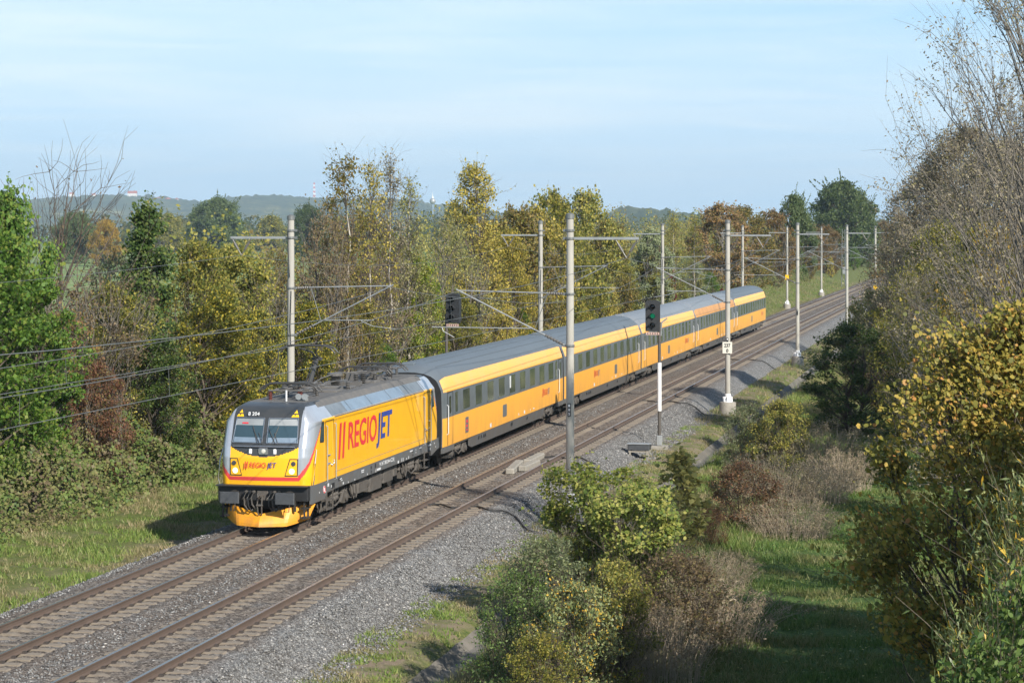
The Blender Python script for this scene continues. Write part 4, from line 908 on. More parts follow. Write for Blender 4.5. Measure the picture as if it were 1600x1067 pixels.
# ---------------------------------------------------------------- overhead line masts
YL = [86.7, 135.7, 186.5, 246.1, 297.9, 354.0]; YR = [80.7, 129.1, 175.6, 234.3, 288.3, 336.0]
LATL, LATR = -3.76, 7.91
def mast(Y, side, label, fine=True, tube_len=2.1, tube_x=1.3, plate=None, num=None, group='concrete masts of the overhead line'):
    lat = LATL if side < 0 else LATR; p = TP(Y, lat); zg = gz1(p.x, p.y)
    r = empty('catenary_mast', (p.x, p.y, 0), heading(Y)+(pi if side > 0 else 0)); tag(r, label, 'overhead line mast', group)   # local +x points at the track
    mb = MB(); pr = [(0.140, 0.30), (0.140, 0.34), (0.138, 3.5), (0.130, 7.0), (0.122, 9.80)]; mb.lathe((0,0,-0.25), [(r_, z) for r_, z in pr], 18, 'z')
    mb.build('pole', 'concrete_mast', r, smooth=True)
    mb = MB(); mb.lathe((0,0,9.55), [(0.15, 0), (0.15, 0.14), (0.05, 0.19)], 14, 'z'); mb.build('pole_cap', 'wire_steel', r)
    zb = -0.18; mb = MB(); mb.lathe((0,0,0), [(0.47, zg-0.6), (0.45, zb-0.05), (0.42, zb)], 22, 'z'); mb.build('foundation', 'concrete', r, smooth=True)
    mb = MB(); mb.lathe((0,0,0), [(0.27, zb), (0.27, zb+0.03), (0.17, zb+0.05), (0.165, zb+0.42), (0.15, zb+0.44)], 18, 'z')
    for k in range(8):
        a = k*pi/4; mb.box((0.215*cos(a), 0.215*sin(a), zb+0.16), (0.11, 0.02, 0.26), Matrix.Rotation(a, 3, 'Z'), taper=0.8)
    mb.build('pole_socket', 'white_paint', r)
    for z in (8.88, 7.0, 5.25, 9.15):
        mb = MB(); mb.lathe((0,0,z), [(0.15, -0.04), (0.16, -0.03), (0.16, 0.03), (0.15, 0.04)], 14, 'z'); mb.box((0.19, 0, z), (0.10, 0.10, 0.09)); mb.build('clamp', 'wire_steel', r)
    if fine:
        # outrigger for the feeder on the side away from the track
        mb = MB(); mb.box((-1.25, 0, 8.88), (2.2, 0.07, 0.09)); mb.build('feeder_arm', 'galvanised', r)
        for x in (-1.55, -2.30):
            mb = MB(); mb.tube([(x, 0, 8.85), (-1.93, 0, 8.22)], 0.022, 6); mb.tube([(x*0.75-1.93*0.25, 0, 8.69), (x*0.35-1.93*0.65, 0, 8.44)], 0.045, 8); mb.build('feeder_insulator', 'insulator', r)
        mb = MB(); mb.tube([(0.14, 0, 7.0), (0.9, 0, 7.03), (3.9, 0, 7.10)], [0.023, 0.023, 0.022], 7); mb.build('top_tube', 'galvanised', r)
        mb = MB(); mb.tube([(0.14, 0, 5.25), (3.95, 0, 7.14)], 0.026, 7); mb.build('diagonal_tube', 'galvanised', r)
        mb = MB(); z0 = 5.25+(tube_x-0.14)*0.496; mb.tube([(tube_x, 0, z0), (tube_x+tube_len, 0, z0+0.02)], 0.020, 6); mb.tube([(tube_x+tube_len*0.75, 0, z0-0.02), (tube_x+tube_len*0.98, 0, z0-0.20), (4.02, 0, 5.50)] if tube_x+tube_len < 4.6 else [(tube_x+tube_len*0.9, 0, z0), (4.4, 0, z0-0.12), (4.02, 0, 5.50)], 0.015, 5); mb.build('registration_tube', 'galvanised', r)
        mb = MB(); mb.tube([(tube_x-0.1, 0, z0+0.03), (0.78, 0, 7.0)], 0.014, 5); mb.build('stay', 'wire_steel', r)
        for a, b in (((0.22, 0, 7.0), (0.72, 0, 7.02)), ((0.25, 0, 5.30), (0.85, 0, 5.60))):
            mb = MB(); a = Vector(a); b = Vector(b); pts = []; rs_ = []
            for i in range(13): pts.append(a+(b-a)*i/12); rs_.append(0.03 if i % 2 else 0.062)
            mb.tube(pts, rs_, 8); mb.build('insulator', 'insulator', r)
        mb = MB(); mb.tube([(-0.10, -0.12, 9.1), (-0.05, -0.155, 8.2), (0.0, -0.16, 7.4)], 0.012, 5); mb.tube([(0.06, -0.155, 6.9), (0.02, -0.165, 5.6), (0.04, -0.16, 4.9)], 0.012, 5); mb.build('earth_wire', 'cable_black', r)
    if plate:
        mb = MB(); mb.bevbox((0, 0, 0), (0.50, 0.03, 0.62), 0.005) if False else mb.box((0, -0.18, 2.78), (0.52, 0.03, 0.62)); pl = mb.build('distance_plate', 'sign_cream', r)
        s = -1 if side > 0 else 1
        text_obj('plate_lettering', plate[0], 'black', pl, 0.20, 0.34, (0.17, 0.21, 2.81) if side > 0 else (-0.17, -0.2, 2.81), (-1,0,0) if side > 0 else (1,0,0), (0,0,1), 0.004, bold=0.015)
        text_obj('plate_lettering', plate[1], 'black', pl, 0.20, 0.11, (0.05, 0.21, 2.53) if side > 0 else (-0.05, -0.2, 2.53), (-1,0,0) if side > 0 else (1,0,0), (0,0,1), 0.004, bold=0.015)
        if side > 0:
            for v in pl.data.vertices: v.co.y = -v.co.y
    if num:
        f = 1 if side > 0 else -1
        mb = MB(); mb.box((0, f*0.165, 3.1), (0.11, 0.02, 0.44)); pl = mb.build('number_plate', 'black', r)
        for i, ch in enumerate(num): text_obj('plate_lettering', ch, 'white_paint', pl, 0.09, 0.06, (0.03 if f > 0 else -0.03, f*0.176, 3.20-i*0.14), (-f,0,0), (0,0,1), 0.003, bold=0.01)
    return r
mast(YL[0], -1, 'large concrete mast rising behind the front of the locomotive, left of its pantograph', tube_len=1.95, tube_x=1.25)
mast(YL[1], -1, 'concrete mast behind the roof of the first coach, left of the tall foreground mast', tube_len=3.3)
mast(YL[2], -1, 'concrete mast standing behind the third coach, just over the green lit signal head', tube_len=2.0)
mast(YL[3], -1, 'thin concrete mast behind the last coach of the train', tube_len=3.3)
m5 = mast(YL[4], -1, 'concrete mast on the grass bank with a small yellow plate on its shaft', tube_len=2.0)
mast(YL[5], -1, 'distant concrete mast on the grass bank, first mast left of the steel lattice mast', tube_len=3.0)
mast(YR[0], 1, 'tallest foreground concrete mast with a black number strip, its foot behind the lime bush', tube_len=3.5, tube_x=1.3, num='185')
mast(YR[1], 1, 'concrete mast carrying the cream 237 0 distance plate', tube_len=2.0, plate=('237', '0'), num='1')
mast(YR[2], 1, 'concrete mast on a bare round foundation beside the dark green shrub', tube_len=3.4, num='2')
mast(YR[3], 1, 'pale concrete mast right of the tracks with its white socket among the bushes', tube_len=2.0)
m6 = mast(YR[4], 1, 'far concrete mast with a yellow star shaped plate near its foot', tube_len=3.4)
mast(YR[5], 1, 'farthest concrete mast, half lost in the twigs right of the line', tube_len=2.0)
mb = MB(); mb.box((0, -0.18, 3.2), (0.44, 0.03, 0.62)); mb.build('yellow_plate', 'sign_yellow', m5)
mb = MB(); mb.box((0, 0.18, 2.2), (0.42, 0.03, 0.42), Matrix.Rotation(R(45), 3, 'Y')); mb.box((0, 0.20, 2.2), (0.42, 0.02, 0.42)); mb.build('yellow_plate', 'sign_yellow', m6)
# steel lattice mast
p = TP(410, -4.4); lr = empty('lattice_mast', (p.x, p.y, gz1(p.x, p.y)), heading(410)); tag(lr, 'grey steel lattice mast with crossed bracing beside the far end of the line', 'lattice mast')
mb = MB()
for a in (-1, 1):
    for b in (-1, 1): mb.tube([(a*0.34, b*0.25, 0), (a*0.22, b*0.16, 10.2)], 0.05, 4)
mb.build('corner_post', 'wire_steel', lr)
mb = MB()
for i in range(11):
    s0 = 1-0.35*i/11; s1 = 1-0.35*(i+1)/11; z0 = i*0.92; z1 = z0+0.92; d = 1 if i % 2 else -1
    for b in (-1, 1): mb.tube([(d*0.34*s0, b*0.25*s0, z0), (-d*0.34*s1, b*0.25*s1, z1)], 0.025, 4)
    for a in (-1, 1): mb.tube([(a*0.34*s0, d*0.25*s0, z0), (a*0.34*s1, -d*0.25*s1, z1)], 0.025, 4)
mb.build('bracing', 'wire_steel', lr)
mb = MB(); mb.box((1.4, 0, 9.6), (2.6, 0.1, 0.12)); mb.tube([(0.3,0,7.0),(4.2,0,7.1)], 0.04, 6); mb.build('arm', 'wire_steel', lr)
mb = MB(); mb.bevbox((0.1, -0.3, 3.0), (0.5, 0.35, 1.2), 0.03); mb.build('equipment_box', 'galvanised', lr)

# ---------------------------------------------------------------- wires
def catenary(latm, Ysup, label, side):
    r = empty('overhead_line', (0,0,0)); tag(r, label, 'overhead line')
    c = MB(); mpts = []; cpts = []
    S = [14.0]+Ysup+[410.0, 470.0]
    for i in range(len(S)-1):
        a, b = S[i], S[i+1]
        for j in range(16 if i < 4 else 8):
            t = j/(16 if i < 4 else 8); Y = a+(b-a)*t; zig = (0.2 if i % 2 else -0.2)*(1-2*t)
            mpts.append(TP(Y, latm+zig*0.3, 7.05-4*1.0*t*(1-t))); cpts.append(TP(Y, latm+zig, 5.475))
    mb = MB(); mb.tube(mpts, 0.009, 5, cap=False); mb.build('messenger_wire', 'wire_steel', r)
    mb = MB(); mb.tube(cpts, 0.009, 5, cap=False); mb.build('contact_wire', 'wire_steel', r)
    mb = MB()
    for i in range(len(S)-3):
        a, b = S[i], S[i+1]
        for t in (0.08, 0.2, 0.33, 0.46, 0.58, 0.70, 0.82, 0.93):
            Y = a+(b-a)*t; zig = (0.2 if i % 2 else -0.2)*(1-2*t)
            mb.tube([TP(Y, latm+zig*0.3, 7.05-4*t*(1-t)), TP(Y, latm+zig, 5.48)], 0.004, 4)
    mb.build('droppers', 'wire_steel', r)
catenary(0.0, YL, 'copper grey overhead wires above the train on the left track', -1)
catenary(SP, YR, 'copper grey overhead wires above the empty right track', 1)
for lat, Ysup, lab in ((LATL-1.93, YL, 'thin feeder wire hung on the outer arms of the left masts'), (LATR+1.93, YR, 'thin feeder wire hung on the outer arms of the right masts')):
    S = [8.0]+Ysup+[410.0]; mb = MB(); pts = []
    for i in range(len(S)-1):
        for j in range(12): t = j/12; pts.append(TP(S[i]+(S[i+1]-S[i])*t, lat, 8.22-4*0.7*t*(1-t)))
    mb.tube(pts, 0.008, 5, cap=False); tag(mb.build('feeder_wire', 'wire_steel'), lab, 'wire')

# ---------------------------------------------------------------- colour light signals
def signal(Y, lat, label, rz, lit, hoff, ztop_):
    p = TP(Y, lat); zg = gz1(p.x, p.y); r = empty('railway_signal', (p.x, p.y, zg), heading(Y)+rz); tag(r, label, 'railway signal', 'colour light signals beside the line')
    H = ztop_-zg
    mb = MB(); mb.lathe((0,0,0), [(0.075, 0.05), (0.07, H-1.0)], 12, 'z'); mb.build('post', 'bogie_brown', r, smooth=True)
    mb = MB(); mb.lathe((0,0,0), [(0.095, 1.75), (0.095, 3.95)], 14, 'z'); mb.build('white_sleeve', 'white_paint', r, smooth=True)
    mb = MB(); mb.bevbox((0, 0, -0.05), (0.75, 0.75, 0.45), 0.03); mb.build('foundation', 'concrete', r)
    mb = MB(); mb.bevbox((0, 0, 0.42), (0.26, 0.26, 0.44), 0.03); mb.box((0.0, -0.135, 0.42), (0.05, 0.01, 0.3)); mb.build('post_socket', 'galvanised', r)
    zc = H-0.72
    mb = MB(); pr = [(-0.33,-0.70),(0.33,-0.70),(0.33,0.62),(0.25,0.70),(-0.25,0.70),(-0.33,0.62)]
    mb.prism(pr, lambda q: (q[0]+hoff, -0.12, q[1]+zc), lambda q: (q[0]+hoff, 0.10, q[1]+zc)); mb.bevbox((hoff+0.05, 0.22, zc-0.05), (0.5, 0.26, 1.1), 0.04); hd = mb.build('signal_head', 'signal_black', r)
    for k, dz in enumerate((0.42, 0.0, -0.42)):
        mb = MB(); mb.lathe((hoff, -0.125, zc+dz), [(0.105, 0.0), (0.10, -0.01), (0.0, -0.02)], 18, 'y', cap=False); mb.build('lens', 'green_lamp' if k == lit else 'lens_dark', hd)
        mb = MB(); n = 16
        for i in range(n+1):
            a = -0.25+(pi+0.5)*i/n
            for rr_, yy in ((0.125, -0.12), (0.13, -0.36-0.03*sin(a))): mb.v.append((hoff+rr_*cos(a), yy, zc+dz+rr_*sin(a)))
            for rr_, yy in ((0.14, -0.12), (0.145, -0.36-0.03*sin(a))): mb.v.append((hoff+rr_*cos(a), yy, zc+dz+rr_*sin(a)))
        for i in range(n):
            a = i*4; mb.face((a, a+1, a+5, a+4)); mb.face((a+2, a+6, a+7, a+3)); mb.face((a+1, a+3, a+7, a+5))
        mb.build('lens_hood', 'signal_black', hd)
    mb = MB(); mb.box((hoff, -0.10, zc-0.80), (0.60, 0.02, 0.12)); pp = mb.build('name_plate', 'pink_plate', r)
    mb = MB()
    for i in range(5): mb.box((hoff-0.22+0.11*i, -0.113, zc-0.80), (0.04, 0.004, 0.07))
    mb.build('plate_marks', 'clip', pp)
    mb = MB(); mb.tube([(0.06, 0, zc-0.9), (0.10, -0.02, zc-0.3), (0.42+hoff*0.2, 0.0, zc-0.1)], 0.04, 6); mb.box((hoff*0.5, 0.05, zc-0.2), (0.35, 0.06, 0.08)); mb.build('bracket', 'galvanised', r)
    return r
signal(108.0, 7.13, 'signal showing a green light right of the tracks, on a post with a white sleeve', R(4), 1, -0.30, 5.98)
signal(110.0, -3.3, 'unlit signal behind the first coach roof, its black head before the yellow trees', R(-6), 9, 0.34, 6.2)
# point heating / cable box beside the signal
p = TP(103.5, SP+3.0); r = empty('cable_box', (p.x, p.y, gz1(p.x, p.y)), heading(103)); tag(r, 'dark box on a low frame beside the foot of the green lit signal', 'trackside box')
mb = MB(); mb.bevbox((0,0,0.52), (0.95,0.5,0.24), 0.03); mb.build('box', 'buffer_grey', r); mb = MB(); mb.box((0,0,0.655), (1.02,0.56,0.03)); mb.build('lid', 'galvanised', r)
for s in (-1, 1):
    mb = MB(); mb.box((s*0.38,0,0.15), (0.07,0.42,0.5)); mb.build('leg', 'concrete', r)
mb = MB(); mb.box((0,0,0.32), (0.9,0.4,0.06)); mb.build('shelf', 'concrete', r)
# concrete slabs lying between the rails
for i, (Y, l, a, lab, L_) in enumerate(((92.3, SP-0.25, 0.09, 'leftmost long concrete slab lying in the empty track', 3.6), (93.0, SP+0.20, -0.03, 'low concrete slab lying nearest the right rail of the empty track', 2.6), (95.6, SP-0.12, 0.0, 'farthest pale concrete slab lying in the empty track', 3.0))):
    mb = MB(); mb.bevbox((0,0,0), (0.34, L_, 0.20), 0.04); mb.box((0,0,0.11), (0.06, L_-0.4, 0.03)); o = mb.build('concrete_slab', 'concrete'); p = TP(Y, l); o.location = (p.x, p.y, -0.09); o.rotation_euler = (0,0,heading(Y)+a); tag(o, lab, 'concrete slab', 'concrete slabs between the rails')
# black bond cables draped over the ballast
def prof_z(l): return float(np.interp(l, [-3.0, -2.1, -1.5, SP+1.5, SP+2.0, SP+2.9, SP+3.3], [-0.78, -0.30, -0.2, -0.2, -0.25, -0.76, -0.9]))
for Y, lab in ((80.0, 'tallest mast'), (97.5, 'signal'), (128.6, 'mast with the 237 plate'), (170.0, 'second bare foundation')):
    mb = MB(); pts = []
    for i in range(22):
        l = SP-0.75+ (4.1 if Y != 97.5 else 3.0)*i/21; pts.append(TP(Y+0.7*sin(i*0.9)*0.5-0.05*i, l, prof_z(l)+0.05))
    mb.tube(pts, 0.032, 6); o = mb.build('bond_cable', 'cable_black', smooth=True); tag(o, 'black cable draped over the ballast from the rail, near the '+lab, 'cable', 'black cables over the ballast')
p = TP(226, 0.2, -0.17); mb = MB(); mb.box((0,0,0), (0.25, 2.4, 0.05)); mb.box((0.3,0.5,0.02), (0.2,1.6,0.04), Matrix.Rotation(0.3,3,'Z')); o = mb.build('board', 'wood_beige'); o.location = p; tag(o, 'pale wooden board lying in the left track behind the last coach', 'board')

# ---------------------------------------------------------------- vegetation
LEAFT = {'quad': np.array([(-.5,0,0),(0,-.42,.04),(.5,0,0),(0,.42,.04)]),
         'round': np.array([(-.5,0,0),(-.28,-.36,.05),(.18,-.40,.06),(.5,0,-.03),(.18,.40,.06),(-.28,.36,.05)]),
         'lance': np.array([(-.5,0,0),(-.1,-.11,.02),(.5,0,-.08),(-.1,.11,.02)]),
         'oval': np.array([(-.5,0,0),(-.15,-.24,.04),(.25,-.18,.03),(.5,0,-.05),(.25,.18,.03),(-.15,.24,.04)])}
def leaf_mesh(name, P, size, mat, shape='quad', rng=None, up=0.35, droop=None, jitter=0.45):
    n = len(P); T = LEAFT[shape]; k = len(T)
    nrm = rng.randn(n, 3); nrm /= np.linalg.norm(nrm, axis=1)[:,None]; nrm[:,2] += up; nrm += np.array([sdir.x, sdir.y, sdir.z])*0.85*(up < 2); nrm /= np.linalg.norm(nrm, axis=1)[:,None]
    t = rng.randn(n, 3) if droop is None else rng.randn(n, 3)*0.5+np.array(droop)
    t -= (t*nrm).sum(1)[:,None]*nrm; t /= np.linalg.norm(t, axis=1)[:,None]+1e-9; b = np.cross(nrm, t)
    s = size*(1-jitter+2*jitter*rng.rand(n))
    V = P[:,None,:]+s[:,None,None]*(T[None,:,0,None]*t[:,None,:]+T[None,:,1,None]*b[:,None,:]+T[None,:,2,None]*nrm[:,None,:])
    return np_mesh(name, V.reshape(-1, 3), k, [mat])
def branch_pts(a, b, rng, n=5, wob=0.06, bow=0.0):
    a = np.array(a, float); b = np.array(b, float); L_ = np.linalg.norm(b-a); out = []
    off = rng.randn(3)*wob*L_
    for i in range(n):
        t = i/(n-1); p = a+(b-a)*t+off*4*t*(1-t)+rng.randn(3)*wob*0.25*L_*(0 < i < n-1); p[2] += bow*L_*4*t*(1-t); out.append(p)
    return out
def grow(seed, H, R_, base=0.15, nclump=50, leaves=250, csize=0.7, leaf=0.12, shape='quad', form='round', bark='bark_brown', lf='lf_green', trunk_r=0.14, stems=1, up=0.45, limb=0.35, twigs=5, leafiness=1.0, droop=None, lean=(0,0), shell=0.55, twig_r=0.010, lup=0.35, limbmat=None):
    """returns (trunk mesh, crown mesh). Limbs run from the stem(s) to foliage clumps filling an uneven envelope"""
    rng = np.random.RandomState(seed); mb = MB()
    def env(u):
        if form == 'round': return sin(pi*min(1, max(0.0, 0.08+0.92*u))**0.85)**0.55
        if form == 'dome': return (1-u**2.2)**0.5*(0.80+0.2*min(1, u*5))
        if form == 'spire': return (1-u)**0.75*(0.35+0.65*min(1, u*3))+0.05
        if form == 'vase': return (0.25+0.75*u**0.7)*(1-max(0, u-0.8)**2*12)
        return 1.0
    lob = [(rng.rand()*6.28, rng.rand(), rng.rand()*0.35+0.1) for _ in range(7)]
    ztrunk = H*0.92; stem_lines = []
    for s in range(stems):
        a0 = rng.rand()*6.28; sp = 0 if stems == 1 else R_*0.55
        b0 = (0 if stems == 1 else cos(a0)*R_*0.13, 0 if stems == 1 else sin(a0)*R_*0.13, -0.25); top = (lean[0]*H+cos(a0)*sp*(0.6+0.5*rng.rand()), lean[1]*H+sin(a0)*sp*(0.6+0.5*rng.rand()), ztrunk*(0.75+0.25*rng.rand() if stems > 1 else 1))
        pts = branch_pts(b0, top, rng, 9, 0.025 if stems == 1 else 0.06); rr = [trunk_r*(1-0.90*i/8) if i else trunk_r*1.35 for i in range(9)]
        mb.mat(0).tube(pts, rr, 8 if stems == 1 else 6, cap=False); stem_lines.append((np.array(pts), rr))
    LP = []; TP_ = []
    for c in range(nclump):
        u = ((c+rng.rand())/nclump)**0.9; ang = rng.rand()*6.28
        f = 1-sum(l[2]*max(0, cos(ang-l[0]))**4*max(0, 1-abs(u-l[1])*3) for l in lob)*0.9
        rad = R_*env(u)*f*(shell+(1-shell)*sqrt(rng.rand())) if rng.rand() < 0.8 else R_*env(u)*f*rng.rand()*0.7
        zc = H*(base+(1-base)*u)*0.97
        cx_ = lean[0]*zc+cos(ang)*rad; cy_ = lean[1]*zc+sin(ang)*rad; C = np.array([cx_, cy_, zc])
        if stems > 1: li = int(np.argmin([np.linalg.norm(l[0][-1][:2]-C[:2]) for l in stem_lines]))
        else: li = 0
        SL, rr = stem_lines[li]; zs_ = max(0.12*H if stems == 1 else 0.05, zc-up*rad*1.6-0.06*H); zs_ = min(zs_, SL[-1][2])
        kk = int(np.clip(np.searchsorted(SL[:,2], zs_)-1, 0, len(SL)-2)); tt = np.clip((zs_-SL[kk][2])/(SL[kk+1][2]-SL[kk][2]+1e-6), 0, 1); A = SL[kk]+(SL[kk+1]-SL[kk])*tt
        br = rr[kk]*(1-tt)+rr[kk+1]*tt; bp = branch_pts(A, C, rng, 5, 0.07, 0.03); r0 = max(twig_r*1.3, min(br*0.6, trunk_r*limb))
        mb.mat(1).tube(bp, [r0*(1-0.75*i/4) for i in range(5)], 5, cap=False)
        cs = csize*(0.6+0.7*rng.rand())
        for t in range(twigs):
            st = bp[2+int(rng.rand()*3)]; e = C+rng.randn(3)*cs*np.array([0.75, 0.75, 0.6]); e[2] += up*cs*0.8; q = branch_pts(st, e, rng, 4, 0.08)
            mb.tube(q, [twig_r, twig_r*0.8, twig_r*0.6, twig_r*0.35], 3, cap=False); TP_.append(q)
        nl = int(leaves*leafiness*(0.6+0.8*rng.rand()))
        if nl:
            g = rng.randn(nl, 3); g /= np.linalg.norm(g, axis=1)[:,None]; g *= (rng.rand(nl, 1)**0.5)*cs*np.array([1.0, 1.0, 0.72]); LP.append(C+g)
            m_l = nl//3+1; idx = rng.randint(0, twigs, m_l); 
            for tq in range(twigs):
                q = np.array(TP_[-1-tq]); w_ = rng.rand((idx == tq).sum()); seg = np.minimum((w_*3).astype(int), 2); f_ = w_*3-seg
                LP.append(q[seg]+(q[seg+1]-q[seg])*f_[:,None]+rng.randn(len(w_), 3)*0.05)
    tm = MB(); me = bpy.data.meshes.new('trunk'); me.from_pydata(mb.v, [], mb.f); me.materials.append(M[bark]); me.materials.append(M[limbmat or bark]); me.polygons.foreach_set('material_index', mb.m); me.polygons.foreach_set('use_smooth', [True]*len(me.polygons))
    P = np.concatenate(LP) if LP else np.zeros((1, 3)); P = P[P[:,2] > -0.05]
    cm = leaf_mesh('crown', P, leaf, lf, shape, rng, up=lup, droop=droop)
    return me, cm, H
PROTO = {}
def proto(k, *a, **kw): PROTO[k] = grow(*a, **kw)
proto('tree', 11, 9.0, 2.7, base=0.22, nclump=85, leaves=190, csize=0.62, leaf=0.125, form='round', trunk_r=0.15)
proto('treeb', 12, 9.0, 2.9, base=0.10, nclump=80, leaves=190, csize=0.70, leaf=0.125, form='dome', trunk_r=0.15, stems=3)
proto('treec', 13, 9.0, 3.0, base=0.06, nclump=95, leaves=160, csize=0.60, leaf=0.12, form='dome', trunk_r=0.12, stems=4, twigs=6)
proto('treed', 30, 9.0, 3.3, base=0.04, nclump=110, leaves=130, csize=0.62, leaf=0.15, form='round', trunk_r=0.10, stems=4, twigs=6, twig_r=0.013, bark='bark_grey', up=0.8)
proto('spire', 14, 10.0, 1.9, base=0.12, nclump=80, leaves=170, csize=0.50, leaf=0.12, form='spire', trunk_r=0.14, up=0.9)
proto('shrub', 15, 4.0, 2.0, base=0.03, nclump=60, leaves=130, csize=0.42, leaf=0.085, form='dome', trunk_r=0.05, stems=6, twigs=6)
proto('shrubb', 16, 4.0, 2.2, base=0.03, nclump=70, leaves=110, csize=0.40, leaf=0.085, form='round', trunk_r=0.045, stems=7, twigs=7)
proto('poplar', 17, 13.0, 1.9, base=0.28, nclump=75, leaves=44, csize=0.60, leaf=0.12, form='round', trunk_r=0.13, up=1.0, bark='bark_pale', limbmat='bark_brown', limb=0.2, twigs=4, twig_r=0.009)
proto('poplarb', 18, 13.0, 2.5, base=0.15, nclump=120, leaves=85, csize=0.60, leaf=0.12, form='round', trunk_r=0.12, up=1.1, bark='bark_grey', limbmat='bark_brown', limb=0.25, twigs=4, twig_r=0.009)
proto('sparse', 19, 9.0, 2.8, base=0.10, nclump=80, leaves=75, csize=0.60, leaf=0.10, form='round', trunk_r=0.12, stems=3, twigs=8, twig_r=0.013, bark='bark_grey', up=0.8)
proto('sparseb', 29, 8.0, 3.0, base=0.08, nclump=80, leaves=70, csize=0.60, leaf=0.10, form='vase', trunk_r=0.10, stems=5, twigs=8, twig_r=0.013, bark='bark_grey', up=0.9)
proto('bare', 20, 11.0, 3.0, base=0.35, nclump=34, leaves=2, csize=0.9, leaf=0.10, form='vase', trunk_r=0.12, twigs=7, twig_r=0.011, up=1.0, bark='bark_brown', leafiness=1)
proto('birch', 21, 13.0, 2.0, base=0.25, nclump=70, leaves=34, csize=0.6, leaf=0.11, form='spire', trunk_r=0.12, bark='bark_pale', limbmat='bark_brown', limb=0.18, up=0.9, twigs=5, twig_r=0.008)
proto('oak', 22, 22.0, 13.5, base=0.06, nclump=120, leaves=230, csize=2.7, leaf=0.55, form='dome', trunk_r=0.6, twigs=2, twig_r=0.05, shell=0.42)
proto('weed', 23, 1.9, 1.0, base=0.25, nclump=60, leaves=55, csize=0.20, leaf=0.05, shape='lance', form='vase', trunk_r=0.012, stems=16, twigs=5, twig_r=0.006, bark='twig_tan', up=1.2)
CNT = [0]
def plant(kind, pal, px, Y, top=None, H=None, wid=1.0, label=None, cat='tree', group=None, name=None, bark=None, rot=None, X=None, bw=1.0):
    tm, cm, pH = PROTO[kind]; p = at(px, Y) if X is None else Vector((X, Y, 0)); z0 = gz1(p.x, p.y)
    h = (ztop(top, Y)-z0) if H is None else H
    nm = name or ('shrub' if cat in ('shrub', 'bush') else 'tree')
    r = empty(nm, (p.x, p.y, z0-0.05), (CNT[0]*2.399) if rot is None else rot); CNT[0] += 1
    r.scale = (h/pH*wid, h/pH*wid, h/pH)
    tag(r, label, cat, group)
    a = link('trunk' if nm != 'shrub' else 'stems', tm, r); c = link('crown' if nm != 'shrub' else 'foliage', cm, r)
    if len(c.material_slots): c.material_slots[0].link = 'OBJECT'; c.material_slots[0].material = M[pal]
    if bark: a.material_slots[0].link = 'OBJECT'; a.material_slots[0].material = M[bark]
    return r
G1 = 'trees and bushes of the hedge left of the line'
